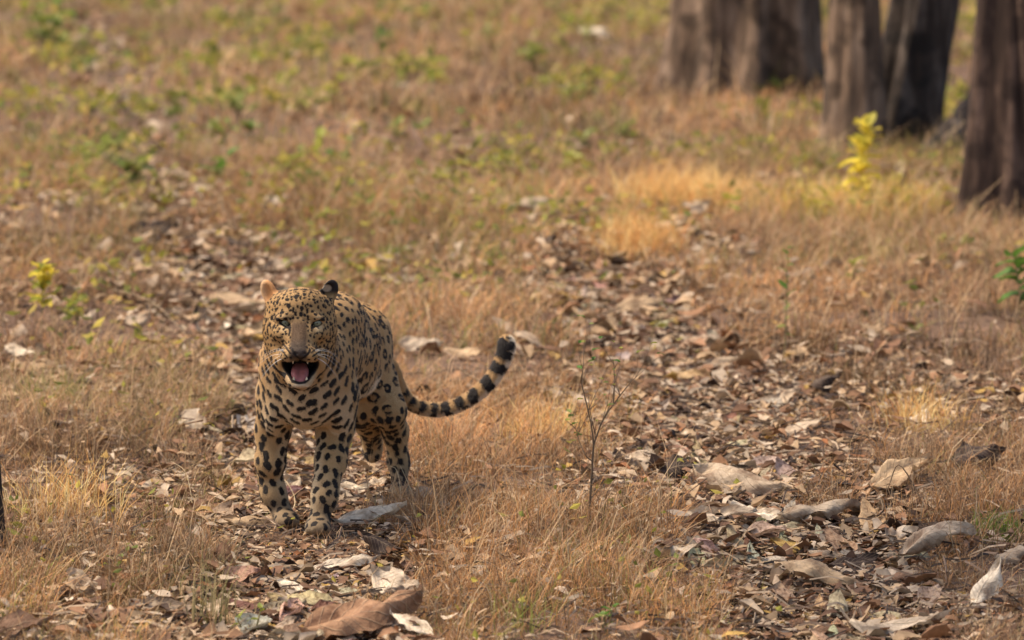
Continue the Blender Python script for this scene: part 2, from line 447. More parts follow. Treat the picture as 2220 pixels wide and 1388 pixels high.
# head
ell('head', hp(650, 684, -0.07), (0.084, 0.095, 0.074), (0, 0, 0), 0.02)
ell('head', hp(650, 662, -0.02), (0.060, 0.055, 0.045), (0, 0, 0), 0.03)
for s in (-1, 1):
    X = lambda d: 650 + s * d
    ell('head', hp(X(44), 664, -0.075), (0.034, 0.05, 0.036), (0, s * 20, 0), 0.03)       # temple below the ear
    ell('head', hp(X(50), 716, -0.055), (0.037, 0.06, 0.052), (0, 0, 0), 0.03)
    ell('head', hp(X(37), 764, -0.035), (0.034, 0.055, 0.046), (0, 0, 0), 0.03)
    ell('head', hp(X(32), 686, 0.016), (0.028, 0.022, 0.012), (0, s * 22, 0), 0.016)     # brow
    ell('head', hp(X(34), 722, 0.012), (0.030, 0.032, 0.022), (0, 0, 0), 0.025)        # cheek bone
    ell('head', hp(X(22), 768, 0.074), (0.0270, 0.036, 0.0200), (0, s * 26, 0), 0.014)   # whisker pad, lip lifted
    ell('head', hp(X(16), 734, 0.026), (0.023, 0.036, 0.032), (0, 0, 0), 0.025)          # side of the muzzle
    cone('head', hp(X(30), 772, 0.045), hp(X(38), 792, 0.0), 0.018, 0.020, 0.02)        # upper lip to mouth corner
    cone('head', hp(X(37), 790, -0.01), hp(X(16), 829, 0.056), 0.018, 0.0105, 0.015)      # jaw
cone('head', hp(650, 692, 0.006), hp(651, 756, 0.084), 0.0225, 0.0215, 0.025)           # nose bridge
ell('head', hp(651, 764, 0.098), (0.0200, 0.016, 0.0135), (0, 0, 0), 0.010)            # nose
ell('head', hp(651, 833, 0.060), (0.0200, 0.019, 0.0085), (0, 0, 0), 0.02)            # chin
cone('head', hp(650, 800, -0.06), hp(650, 826, 0.03), 0.055, 0.022, 0.03)             # floor of the mouth
cone('torso', hp(650, 735, -0.10), at(655, 780, 13.92), 0.080, 0.110, 0.05)
MOUTH = [f_ell(hp(651, 806, 0.055), (0.0275, 0.064, 0.0275)), f_ell(hp(630, 797, 0.045), (0.025, 0.052, 0.0145), (0, 55, 0)), f_ell(hp(672, 797, 0.045), (0.025, 0.052, 0.0145), (0, -55, 0))]
for fm, c in zip(MOUTH, ((651, 803), (633, 793), (669, 793))):
    q = hp(*c, 0.05); sub(fm, q - 0.07, q + 0.07, 0.006)
EYES = [hp(619, 699.5, 0.016), hp(688, 700.5, 0.016)]
for k, q in enumerate(EYES):
    sub(f_ell(q + np.array([0, -0.016, 0]), (0.0190, 0.014, 0.0074), (0, 25 if k == 0 else -25, 0)), q - 0.03, q + 0.03, 0.004)
# nostrils
for s in (-1, 1):
    q = hp(651 + s * 9.0, 767, 0.112); sub(f_ell(q, (0.0042, 0.006, 0.003)), q - 0.01, q + 0.01, 0.003)
# ears: cupped, rounded
EL = hp(583, 634, -0.080); ER = hp(714, 634, -0.080)
ell('earL', EL, (0.0265, 0.013, 0.037), (12, -14, -42), 0.012)
ell('earR', ER, (0.0265, 0.013, 0.037), (12, 16, 38), 0.012)
for q, ro, off in ((EL, (12, -14, -42), (-0.006, -0.014, 0.001)), (ER, (12, 16, 38), (-0.004, -0.014, 0.003))):
    q2 = q + np.array(off); sub(f_ell(q2, (0.0195, 0.012, 0.028), ro), q2 - 0.03, q2 + 0.03, 0.004)

def surface_nets(F_, gx, gy, gz_):
    S = F_ < 0
    act = np.zeros(tuple(n - 1 for n in F_.shape), bool)
    c0 = S[:-1, :-1, :-1]
    for i in (0, 1):
        for j in (0, 1):
            for k in (0, 1):
                if i + j + k: act |= (c0 != S[i:S.shape[0] - 1 + i, j:S.shape[1] - 1 + j, k:S.shape[2] - 1 + k])
    I = np.argwhere(act)
    idx = np.full(act.shape, -1, np.int32); idx[act] = np.arange(len(I))
    corner = {}
    for i in (0, 1):
        for j in (0, 1):
            for k in (0, 1): corner[i, j, k] = F_[I[:, 0] + i, I[:, 1] + j, I[:, 2] + k]
    G = (gx, gy, gz_)
    acc = np.zeros((len(I), 3)); cnt = np.zeros(len(I))
    for a in range(3):
        o = [0, 1, 2]; o.remove(a)
        for m_ in (0, 1):
            for n_ in (0, 1):
                A = [0, 0, 0]; A[o[0]] = m_; A[o[1]] = n_; B = list(A); B[a] = 1
                fa, fb = corner[tuple(A)], corner[tuple(B)]
                cr = (fa < 0) != (fb < 0)
                t = np.where(cr, fa / np.where(cr, fa - fb, 1), 0)
                P = np.stack([G[d][I[:, d] + A[d]] for d in range(3)], -1)
                P[:, a] += t * (G[a][I[:, a] + 1] - G[a][I[:, a]])
                acc += P * cr[:, None]; cnt += cr
    V = acc / cnt[:, None]
    Q = []
    for a in range(3):
        o = [(a + 1) % 3, (a + 2) % 3]
        s0 = [slice(None)] * 3; s1 = [slice(None)] * 3
        s0[a] = slice(0, -1); s1[a] = slice(1, None)
        cr = S[tuple(s0)] != S[tuple(s1)]
        E = np.argwhere(cr)
        E = E[(E[:, o[0]] > 0) & (E[:, o[1]] > 0) & (E[:, o[0]] < act.shape[o[0]]) & (E[:, o[1]] < act.shape[o[1]])]
        neg = S[E[:, 0], E[:, 1], E[:, 2]]
        def cell(d0, d1):
            c = E.copy(); c[:, o[0]] += d0; c[:, o[1]] += d1; return idx[c[:, 0], c[:, 1], c[:, 2]]
        q = np.stack([cell(-1, -1), cell(0, -1), cell(0, 0), cell(-1, 0)], -1)
        q[~neg] = q[~neg][:, ::-1]
        Q.append(q)
    return V, np.concatenate(Q)
LV, LF = surface_nets(field, GX, GY, GZ)
del field
# light smoothing
def laplace(V, F4, it, lam=0.5):
    e = np.concatenate([F4[:, [0, 1]], F4[:, [1, 2]], F4[:, [2, 3]], F4[:, [3, 0]]])
    for _ in range(it):
        s = np.zeros_like(V); c = np.zeros(len(V))
        for d in range(3):
            s[:, d] = np.bincount(e[:, 0], V[e[:, 1], d], len(V)) + np.bincount(e[:, 1], V[e[:, 0], d], len(V))
        c = np.bincount(e[:, 0], minlength=len(V)) + np.bincount(e[:, 1], minlength=len(V))
        V = V + lam * (s / c[:, None] - V)
    return V
LV = laplace(LV, LF, 2)
def vnormals(V, F4):
    n = np.cross(V[F4[:, 2]] - V[F4[:, 0]], V[F4[:, 3]] - V[F4[:, 1]])
    out = np.zeros_like(V)
    for k in range(4):
        for d in range(3): out[:, d] += np.bincount(F4[:, k], n[:, d], len(V))
    return out / (np.linalg.norm(out, axis=1)[:, None] + 1e-12)
LN = vnormals(LV, LF)
REG = ['torso', 'head', 'fleg', 'hleg', 'tail', 'earL', 'earR']
dist = np.full((len(REG), len(LV)), 9.0)
for rg, fn in PRIMS:
    i = REG.index(rg); dist[i] = np.minimum(dist[i], fn(LV[:, 0], LV[:, 1], LV[:, 2]))
reg = dist.argmin(0)
mouth_d = np.min([fn(LV[:, 0], LV[:, 1], LV[:, 2]) for fn in MOUTH], axis=0)
bvh = BVHTree.FromPolygons([Vector(v) for v in LV], [tuple(map(int, q)) for q in LF])
kd = KDTree(len(LV))
for i, v in enumerate(LV): kd.insert(v, i)
kd.balance()
def hit(u, v):
    o = Vector((0, 0, CAMH)); d = (Vector(at(u, v, 1.0)) - o).normalized()
    h = bvh.ray_cast(o, d)
    return h[0]

TAN = np.array([0.40, 0.25, 0.112]); WHITE = np.array([0.59, 0.49, 0.35]); BUFF = np.array([0.45, 0.31, 0.165])
coat = np.tile(TAN, (len(LV), 1))
def mixc(w, c):
    global coat
    w = np.clip(w, 0, 1)[:, None]; coat = coat * (1 - w) + np.array(c) * w
nz = np.array([mnoise.noise(Vector(v) * 9) for v in LV])
mixc(0.55 * sstep(-0.2, 0.5, nz), BUFF)
down = -LN[:, 2]
torso = reg == 0; head = reg == 1; fleg = reg == 2; hleg = reg == 3; tail = reg == 4
mixc(torso * sstep(0.25, 0.8, down), WHITE)
mixc(torso * sstep(0.42, 0.31, LV[:, 2]) * 0.7, WHITE)
mixc(torso * (LV[:, 1] > 14.35) * sstep(0.40, 0.33, LV[:, 2]), (0.70, 0.63, 0.52))
mixc(torso * (LV[:, 1] < 14.05) * sstep(0.56, 0.46, LV[:, 2]) * sstep(-0.3, -0.8, LN[:, 1]) * 0.5, WHITE)
mixc((fleg | hleg) * (0.35 + 0.3 * sstep(0.25, 0.05, LV[:, 2])), (0.46, 0.345, 0.205))
cxL, cxR = at(590, 1000, 14)[0], at(720, 1000, 14)[0]
mixc(fleg * sstep(0.2, 0.8, np.where(LV[:, 0] < (cxL + cxR) / 2, LN[:, 0], -LN[:, 0])) * 0.7, WHITE)
# paws dusty dark
mixc((fleg | hleg) * sstep(0.12, 0.05, LV[:, 2]) * 0.8, (0.155, 0.115, 0.078))
# tail: pale underside
tp = np.array([[p.x, p.y, p.z] for p in TAIL])
ti = np.argmin(((LV[:, None, ::2] - tp[None, :, ::2]) ** 2).sum(-1), 1)
tt = np.gradient(tp, axis=0); tt /= np.linalg.norm(tt, axis=1)[:, None]
upn = np.stack([-tt[:, 2], np.zeros(len(tp)), tt[:, 0]], -1)          # towards the inner side of the curl
rel = LV - tp[ti]
tin = (rel * upn[ti]).sum(1)
mixc(tail * sstep(-0.003, -0.013, tin) * sstep(4, 9, ti), (0.66, 0.58, 0.47))
spot = np.full(len(LV), 9.0)             # signed distance to the nearest dark marking, metres
fill = np.zeros(len(LV))                 # darker tan inside rosettes
def mark(p, q, r, wob=0.25):
    """a dark marking along the segment p-q on the skin"""
    p = np.array(p); q = np.array(q); L = np.linalg.norm(q - p)
    ids = [i for _, i, _ in kd.find_range(Vector((p + q) / 2), L / 2 + r * 2.2 + 0.004)]
    if not ids: return
    ids = np.array(ids); P = LV[ids]; d = q - p; t = np.clip(((P - p) @ d) / max(d @ d, 1e-12), 0, 1)
    s = np.linalg.norm(P - p - t[:, None] * d, axis=1) - r
    w = np.array([mnoise.noise(Vector(x) * (0.9 / max(r, 0.004))) for x in P]) * r * wob
    spot[ids] = np.minimum(spot[ids], s + w)
def rosette(c, r, th, gap):
    ids = [i for _, i, _ in kd.find_range(Vector(c), r * 1.7)]
    ids = np.array(ids); P = LV[ids]
    dd = np.linalg.norm((P - c) * np.array([1, 0.72, 1.1]), axis=1)
    w = np.array([mnoise.noise(Vector(x) * 70) for x in P])
    g = np.array([mnoise.noise(Vector(x) * 45 + Vector((7, gap, 3))) for x in P])
    s = np.abs(dd + w * r * 0.25 - r) - th * (1 - 1.5 * sstep(0.15, 0.45, g))
    spot[ids] = np.minimum(spot[ids], s)
    fill[ids] = np.maximum(fill[ids], sstep(r, r * 0.7, dd))

# --- face, read off the photograph
zz = lambda x, y: hit(540 + x / 5.3375, 590 + y / 5.3375)
FACE = [(330, 350, 26, 40), (460, 390, 30, 35), (440, 320, 30, 22), (490, 288, 24, 14), (410, 262, 26, 22), (340, 290, 22, 20), (360, 237, 18, 12), (430, 232, 18, 14), (530, 232, 26, 10), (570, 248, 14, 14),
        (640, 228, 20, 12), (720, 238, 30, 14), (750, 320, 24, 18), (790, 345, 20, 20), (715, 393, 22, 18), (860, 390, 28, 24), (872, 340, 14, 20), (940, 322, 30, 22), (310, 442, 22, 26), (380, 470, 36, 18),
        (265, 530, 22, 34), (198, 558, 26, 34), (178, 640, 16, 40), (215, 675, 20, 34), (240, 610, 22, 28), (905, 545, 16, 26), (985, 570, 16, 32), (938, 600, 14, 30), (965, 660, 18, 34), (935, 720, 20, 22),
        (992, 780, 12, 30), (920, 805, 40, 12), (865, 670, 12, 22), (870, 620, 12, 14), (512, 440, 12, 40), (540, 480, 14, 34), (600, 490, 22, 34), (645, 500, 22, 20), (672, 450, 12, 40), (682, 530, 12, 34),
        (510, 530, 14, 20), (560, 535, 18, 14), (630, 560, 14, 10), (770, 490, 24, 22), (858, 492, 22, 14), (930, 490, 16, 18), (310, 645, 16, 16), (332, 690, 20, 14), (290, 700, 14, 16), (215, 760, 22, 16),
        (250, 740, 16, 14), (595, 300, 12, 30), (640, 300, 20, 14), (550, 330, 14, 16), (620, 365, 12, 26), (560, 400, 10, 24), (655, 390, 10, 22), (480, 250, 16, 10), (600, 205, 18, 8), (690, 280, 16, 12), (820, 300, 18, 14), (395, 205, 14, 8),
        (820, 700, 10, 12), (800, 650, 10, 8), (760, 720, 10, 10), (840, 750, 14, 10), (390, 720, 18, 10), (360, 760, 16, 8), (420, 690, 14, 8), (900, 870, 24, 12), (970, 900, 14, 34), (180, 850, 14, 20), (190, 920, 14, 20)]
for x, y, w, h in FACE:
    w *= 0.74; h *= 0.74
    if w > h: a, b = zz(x - (w - h), y), zz(x + (w - h), y)
    else: a, b = zz(x, y - (h - w)), zz(x, y + (h - w))
    if a is None or b is None: continue
    if (a - b).length > 0.05: b = a
    mark(a, b, min(w, h) / 5.3375 / 796 * 1.15, 0.5)
def lineface(pts, th, wob=0.3):
    r = th / 5.3375 / 796
    for (x0, y0), (x1, y1) in zip(pts[:-1], pts[1:]):
        n = max(2, int(math.hypot(x1 - x0, y1 - y0) / 8)); prev = None
        for k in range(n + 1):
            a = zz(x0 + (x1 - x0) * k / n, y0 + (y1 - y0) * k / n)
            if a is None: prev = None; continue
            if prev is None or (a - prev).length > 0.02: mark(a, a, r, wob)
            else: mark(prev, a, r, wob)
            prev = a
lineface([(250, 1000), (275, 1080), (340, 1150), (410, 1200)], 30)
lineface([(945, 1000), (925, 1060), (860, 1140), (795, 1215)], 27)
lineface([(375, 800), (420, 860), (475, 940)], 7); lineface([(360, 870), (400, 930), (440, 985)], 7); lineface([(395, 780), (440, 830)], 5)
lineface([(720, 935), (800, 872)], 6); lineface([(735, 975), (825, 915)], 7); lineface([(850, 912), (925, 885)], 9); lineface([(760, 880), (800, 830)], 5)
lineface([(315, 548), (390, 560), (440, 590), (470, 625)], 19, 0.1); lineface([(722, 620), (740, 590), (800, 560), (872, 543)], 19, 0.1)       # upper lids
lineface([(360, 590), (430, 640), (475, 650)], 14, 0.1); lineface([(725, 645), (790, 630), (835, 595)], 14, 0.1)       # lower lids
lineface([(468, 625), (472, 690), (462, 730)], 11, 0.2); lineface([(722, 625), (726, 680)], 9, 0.2)                  # tear lines
lineface([(500, 895), (520, 940), (560, 985), (592, 1010), (640, 985), (690, 935), (706, 895)], 11, 0.1)             # nose edge
lineface([(592, 1000), (592, 1045)], 11, 0.1)
lineface([(385, 1015), (430, 1045), (520, 1050)], 12, 0.1); lineface([(810, 1015), (770, 1040), (660, 1045)], 12, 0.1)
lineface([(455, 1180), (500, 1270), (585, 1290), (650, 1275), (700, 1190)], 10, 0.1)                                 # lower lip
lineface([(300, 1255), (375, 1300)], 17); lineface([(425, 1290), (480, 1310)], 12); lineface([(520, 1340), (590, 1365)], 14); lineface([(640, 1365), (700, 1345)], 12)
lineface([(735, 1325), (775, 1300)], 9); lineface([(835, 1310), (905, 1265)], 16); lineface([(900, 1010), (905, 1040)], 8)
# fine flecks over cheeks and brow
ffx = LV[:, 0] - hp(650, 700, 0)[0]
cand = np.where((reg == 1) & (LN[:, 1] < -0.05) & (np.abs(ffx) > 0.0215) & (mouth_d > 0.016) & (LV[:, 2] > hp(650, 775, 0.05)[2]))[0]
rng.shuffle(cand); fl = []
for i in cand[:2500]:
    q = LV[i]
    if spot[i] < 0.0045 or min(np.linalg.norm((q - e) * np.array([1, 0.5, 1.4])) for e in EYES) < 0.021: continue
    if fl and (((np.array(fl) - q) ** 2).sum(1) < 0.0128 ** 2).any(): continue
    fl.append(q); mark(q, q, 0.0024 + 0.0016 * rng.random(), 0.5)
face_done = spot.copy()

# colours of the face
mixc(head * 0.35, (0.35, 0.225, 0.105))
fx = (LV[:, 0] - hp(650, 700, 0)[0]); fzv = LV[:, 2]
def zrow(v, fw=0.02): return hp(650, v, fw)[2]
br = head * sstep(0.029, 0.017, np.abs(fx)) * sstep(zrow(678), zrow(703), fzv) * sstep(zrow(800, 0.1), zrow(775, 0.1), fzv) * (LV[:, 1] < HY + 0.0)
mixc(br * 0.92, (0.066, 0.040, 0.026))
mixc(br * sstep(zrow(725, .06), zrow(752, .09), fzv) * 0.75, (0.052, 0.040, 0.033))
mixc(head * sstep(zrow(770, 0.08), zrow(784, 0.08), fzv) * sstep(0.05, 0.035, np.abs(fx)) * 0.4 * (mouth_d > 0.007), (0.50, 0.42, 0.31))
for q in EYES:
    d = np.linalg.norm((LV - q) * np.array([1, 0.4, 1]) - np.array([0, 0, 0.012]), axis=1); mixc(head * sstep(0.017, 0.008, d) * 0.15, (0.62, 0.58, 0.48))
    d = np.linalg.norm((LV - q) * np.array([1, 0.4, 1]) + np.array([0, 0, 0.014]), axis=1); mixc(head * sstep(0.020, 0.008, d) * 0.45, (0.60, 0.52, 0.36))
nd = np.linalg.norm((LV - hp(651, 768, 0.110)) / np.array([0.0175, 0.02, 0.0115]), axis=1)
mixc(sstep(1.25, 0.95, nd), (0.055, 0.042, 0.038))
lip = head & (LV[:, 1] < HY + 0.03)
mixc(lip * sstep(0.009, 0.005, mouth_d), (0.012, 0.009, 0.008))
inside = sstep(0.0035, 0.001, mouth_d) * (LV[:, 1] > HY - 0.062)
mixc(lip * inside * sstep(0.024, 0.014, np.abs(fx)), (0.10, 0.028, 0.025))
chin = np.linalg.norm((LV - hp(651, 836, 0.066)) / np.array([0.026, 0.03, 0.005]), axis=1); mixc(head * sstep(1.3, 0.8, chin) * 0.8 * (mouth_d > 0.007), (0.56, 0.48, 0.37))
# ears
earL = reg == 5; earR = reg == 6
mixc(earL * 1.0, (0.46, 0.24, 0.105)); mixc(earL * sstep(0.0, -0.020, LV[:, 0] - EL[0]) * 0.6, (0.62, 0.46, 0.30))  # paler left rim: the sunlit ear edge put into the colour
mixc(earR * 1.0, (0.015, 0.012, 0.011))
dR = np.linalg.norm((LV - (ER + np.array([-0.006, -0.008, 0.012]))) / np.array([0.012, 0.03, 0.010]), axis=1); mixc(earR * sstep(1.2, 0.8, dR), (0.36, 0.31, 0.25))
mixc(earR * sstep(0.006, -0.012, LV[:, 2] - ER[2]) * (LV[:, 0] > ER[0] - 0.012) * 0.8, (0.34, 0.24, 0.12))

# --- spots on the rest of the body
zc = LV[:, 2]; yc = LV[:, 1]
chestf = torso & (yc < 14.10) & ((LN[:, 1] < -0.15) | (down > 0.3))
spacing = np.where(fleg | hleg, 0.0262, np.where(chestf, np.where(zc > 0.5, 0.0240, 0.0300), 0.038))
spacing = np.where(head, 0.022, spacing)
spacing = np.where((fleg | hleg) & (zc < 0.13), 0.0245, spacing)
spacing = np.where(hleg & (zc > 0.27), 0.035, spacing)
front_face = head & (((LV[:, 0] - hp(650, 700, 0)[0]) ** 2 / 0.062 ** 2 + (zc - hp(650, 752, 0)[2]) ** 2 / 0.100 ** 2) < 1) & (LN[:, 1] < 0)
order = rng.permutation(len(LV))[:45000]
cellsz = 0.06; grid = {}; seeds = []
for i in order:
    i = int(i)
    if tail[i] or earL[i] or earR[i] or front_face[i] or mouth_d[i] < 0.02 or zc[i] < 0.03: continue
    if face_done[i] < 0.012: continue
    p = LV[i]; s = spacing[i]; key = tuple((p / cellsz).astype(int)); ok = True
    for dx in (-1, 0, 1):
        for dy in (-1, 0, 1):
            for dz in (-1, 0, 1):
                for j in grid.get((key[0] + dx, key[1] + dy, key[2] + dz), ()):
                    if ((LV[j] - p) ** 2).sum() < (0.5 * (s + spacing[j])) ** 2: ok = False; break
                if not ok: break
            if not ok: break
        if not ok: break
    if ok: grid.setdefault(key, []).append(i); seeds.append(i)
for i in seeds:
    p = LV[i]; n = LN[i]; s = spacing[i]; j = 0.8 + 0.4 * rng.random()
    if down[i] > 0.93 and torso[i]: continue
    if chestf[i]:
        d = np.array([1.0, 0, -0.55 if p[0] < at(655, 800, 13.9)[0] else 0.55]) + rng.normal(size=3) * 0.25
        d -= n * (d @ n); d /= np.linalg.norm(d) + 1e-9
        L = 0.0070 * j * (1.0 if zc[i] < 0.5 else 0.5); r = 0.0077 * j * (1.05 if zc[i] < 0.5 else 0.74)
        mark(p - d * L, p + d * L, r, 0.5)
    elif fleg[i] or (hleg[i] and zc[i] < 0.27):
        d = np.array([0.15, 0, 1.0]) + rng.normal(size=3) * 0.3; d -= n * (d @ n); d /= np.linalg.norm(d) + 1e-9
        L = 0.0042 * j * s / 0.0262; r = 0.0086 * j * s / 0.0262
        mark(p - d * L, p + d * L, r, 0.55)
    elif head[i]: mark(p, p, 0.0064 * j, 0.5)
    else: rosette(p, 0.0128 * j * s / 0.038, 0.0047 * s / 0.038, float(i % 50))
# tail rings and spots
for k, i in enumerate([1.6, 3.3, 5.1, 6.8, 8.6, 10.2, 12.0, 13.9, 16.1, 18.5, 20.9, 23.5]):
    a = int(i); fr = i - a; c = tp[a] * (1 - fr) + tp[min(a + 1, 24)] * fr
    r = [0.010, 0.012, 0.0115, 0.013, 0.012, 0.013, 0.0135, 0.0155, 0.0170, 0.0175, 0.0175, 0.019][k]
    c = c + upn[a] * (0.009 if k < 8 else 0.007) + np.array([0, -0.014, 0])
    w = upn[a] * (0.004 if k < 8 else 0.010) + tt[a] * rng.normal() * 0.004
    mark(c - w, c + w, r, 0.55)
    if k < 8:
        c2 = tp[a] - upn[a] * (0.010 + 0.004 * rng.random()) + tt[a] * 0.012 + np.array([0, -0.013, 0])
        mark(c2 - tt[a] * 0.004, c2 + tt[a] * 0.006, 0.0048 + 0.002 * rng.random(), 0.5)
mixc(fill * (spot > 0) * 0.65, (0.25, 0.145, 0.065))

coat = coat * np.array([1.0, 0.935, 0.83])
m_coat, nt, p, out = mat('leopard_coat')
a1 = N(nt, 'ShaderNodeAttribute', attribute_name='coat'); a2 = N(nt, 'ShaderNodeAttribute', attribute_name='spot')
tc = N(nt, 'ShaderNodeTexCoord'); nn = N(nt, 'ShaderNodeTexNoise'); nn.inputs['Scale'].default_value = 260; nn.inputs['Detail'].default_value = 3
nt.links.new(tc.outputs['Object'], nn.inputs['Vector'])
ad = N(nt, 'ShaderNodeMath', operation='MULTIPLY_ADD'); ad.inputs[1].default_value = 0.004; nt.links.new(nn.outputs['Fac'], ad.inputs[0]); nt.links.new(a2.outputs['Fac'], ad.inputs[2])
mr = N(nt, 'ShaderNodeMapRange', interpolation_type='SMOOTHSTEP'); nt.links.new(ad.outputs[0], mr.inputs['Value'])
mr.inputs['From Min'].default_value = 0.0012; mr.inputs['From Max'].default_value = 0.0040
mr.inputs['To Min'].default_value = 0; mr.inputs['To Max'].default_value = 1
mx = N(nt, 'ShaderNodeMix', data_type='RGBA'); nt.links.new(mr.outputs[0], mx.inputs[0])
mx.inputs[6].default_value = (0.016, 0.011, 0.009, 1); nt.links.new(a1.outputs['Color'], mx.inputs[7])
nt.links.new(mx.outputs[2], p.inputs['Base Color']); p.inputs['Roughness'].default_value = 0.75; p.inputs['Specular IOR Level'].default_value = 0.2
bp = N(nt, 'ShaderNodeBump'); bp.inputs['Strength'].default_value = 0.5; bp.inputs['Distance'].default_value = 0.004
nt.links.new(nn.outputs['Fac'], bp.inputs['Height']); nt.links.new(bp.outputs[0], p.inputs['Normal'])

leo_base = Vector(at(660, 1165, 14.2)); leo_base.z = 0
leo = thing('leopard', 'spotted leopard walking towards the viewer, mouth open and tail curled up', 'leopard', leo_base)
off = np.array(leo_base)
body_me = np_mesh('body', LV - off, LF, {'coat': ('FLOAT_COLOR', coat), 'spot': ('FLOAT', np.clip(spot, -0.05, 0.05))}, smooth=True)
obj('body', body_me, m_coat, leo)

# short fur
def fur():
    tri = np.concatenate([LF[:, [0, 1, 2]], LF[:, [0, 2, 3]]])
    A = np.linalg.norm(np.cross(LV[tri[:, 1]] - LV[tri[:, 0]], LV[tri[:, 2]] - LV[tri[:, 0]]), axis=1)
    vis = LN[tri[:, 0], 1] < 0.45                # the far side keeps only its skin pattern
    A = A * np.where(vis, 1.0, 0.25)
    n = 310000
    k = rng.choice(len(tri), n, p=A / A.sum())
    b = rng.random((n, 2)); b = np.where(b.sum(1, keepdims=True) > 1, 1 - b, b); b = np.c_[1 - b.sum(1), b]
    T = tri[k]
    ip = lambda arr: (arr[T] * (b[..., None] if arr.ndim == 2 else b)).sum(1)
    P = ip(LV); Nn = ip(LN); cc = ip(coat); ss = ip(spot); hd = ip(head.astype(float)); md = ip(mouth_d); ta = ip(tail.astype(float)); nn_ = ip(np.clip(2 - nd, 0, 1)); brd = ip(br)
    ear_ = ip((earL | earR).astype(float)); keep = (md > 0.008) & (nn_ < 0.5) & (rng.random(n) > brd * 0.25)
    for q in EYES: keep &= np.linalg.norm((P - q) * np.array([1, 0.5, 1.6]), axis=1) > 0.016
    P, Nn, cc, ss, hd, ta, ear_ = P[keep], Nn[keep], cc[keep], ss[keep], hd[keep], ta[keep], ear_[keep]; n = len(P)
    flow = np.where((hd > 0.5)[:, None], np.c_[(P[:, 0] - hp(650, 700, 0)[0]) * 6, np.full(n, 0.6), (P[:, 2] - hp(650, 745, 0)[2]) * 5], np.array([0.12, 0.75, -0.75]))
    flow = flow + rng.normal(size=(n, 3)) * 0.22
    flow -= Nn * (flow * Nn).sum(1, keepdims=True); flow /= np.linalg.norm(flow, axis=1, keepdims=True) + 1e-9
    ln = np.where(hd > 0.5, 0.0042, 0.0062) * (0.6 + 0.8 * rng.random(n))
    ln = np.where(P[:, 2] < 0.07, ln * 0.5, ln); ln = np.where(ear_ > 0.4, ln * 0.45, ln); ln = np.where(ta > 0.5, ln * 1.6, ln)
    dirv = flow * 0.85 + Nn * (0.30 + 0.16 * rng.random((n, 1)))
    side = np.cross(dirv, Nn); side /= np.linalg.norm(side, axis=1, keepdims=True) + 1e-9
    w = 0.0007
    r0 = P - Nn * 0.001
    V = np.stack([r0 - side * w, r0 + side * w, P + dirv * ln[:, None]], 1).reshape(-1, 3)
    dark = sstep(0.0034, 0.0008, ss)[:, None]
    col = cc * (0.85 + 0.4 * rng.random((n, 1))); col = col * (1 - dark) + np.array([0.016, 0.011, 0.009]) * dark
    tipc = col * (1 - dark) * 1.12 + dark * np.array([0.03, 0.022, 0.017])
    colv = np.stack([col, col, tipc], 1).reshape(-1, 3)
    m, nt, p, out = mat('leopard_fur'); a = N(nt, 'ShaderNodeAttribute', attribute_name='col')
    nt.links.new(a.outputs['Color'], p.inputs['Base Color']); p.inputs['Roughness'].default_value = 0.6
    translucent(nt, p, out, a.outputs['Color'], 0.2)
    obj('fur', np_mesh('fur', V - off, np.arange(len(V)).reshape(-1, 3), {'col': ('FLOAT_COLOR', colv)}), m, leo, kind='stuff')
fur()

def plain(name, c, rough=0.5, spec=0.3):
    m, nt, p, out = mat(name)
    tc = N(nt, 'ShaderNodeTexCoord'); n = N(nt, 'ShaderNodeTexNoise'); n.inputs['Scale'].default_value = 90
    nt.links.new(tc.outputs['Object'], n.inputs['Vector'])
    r = ramp(nt, n.outputs['Fac'], [(0.3, tuple(k * 0.8 for k in c)), (0.7, tuple(min(1, k * 1.15) for k in c))])
    nt.links.new(r.outputs[0], p.inputs['Base Color']); p.inputs['Roughness'].default_value = rough; p.inputs['Specular IOR Level'].default_value = spec
    return m
def blob(name, c, r, m, rot=(0, 0, 0), pinch=None, parent=leo, seg=24):
    bm = bmesh.new(); bmesh.ops.create_uvsphere(bm, u_segments=seg, v_segments=seg // 2, radius=1)
    from mathutils import Euler
    M = Euler([R(k) for k in rot]).to_matrix()
    for v in bm.verts:
        q = Vector((v.co.x * r[0], v.co.y * r[1], v.co.z * r[2]))
        if pinch: q = pinch(q)
        v.co = M @ q
    me = bpy.data.meshes.new(name); bm.to_mesh(me); bm.free()
    for f_ in me.polygons: f_.use_smooth = True
    o = obj(name, me, m, parent); o.location = Vector(c) - leo_base; return o
def eye_mat():
    m, nt, p, out = mat('leopard_eye')
    tc = N(nt, 'ShaderNodeTexCoord'); sp = N(nt, 'ShaderNodeSeparateXYZ'); nt.links.new(tc.outputs['Object'], sp.inputs[0])
    cm = N(nt, 'ShaderNodeCombineXYZ'); nt.links.new(sp.outputs['X'], cm.inputs['X']); nt.links.new(sp.outputs['Z'], cm.inputs['Z'])
    ln = N(nt, 'ShaderNodeVectorMath', operation='LENGTH'); nt.links.new(cm.outputs[0], ln.inputs[0])
    r = ramp(nt, ln.outputs['Value'], [(0.0030, (0.004, 0.004, 0.004)), (0.0042, (0.32, 0.31, 0.18)), (0.0080, (0.20, 0.20, 0.12)), (0.0100, (0.01, 0.01, 0.008))])
    nt.links.new(r.outputs[0], p.inputs['Base Color']); p.inputs['Roughness'].default_value = 0.12; p.inputs['Specular IOR Level'].default_value = 0.5
    return m
EM = eye_mat()
for q in EYES: blob('eye', q + np.array([0, 0.0045, 0.0]), (0.0155, 0.0155, 0.0155), EM)
pink = plain('tongue_flesh', (0.36, 0.115, 0.10), 0.45)
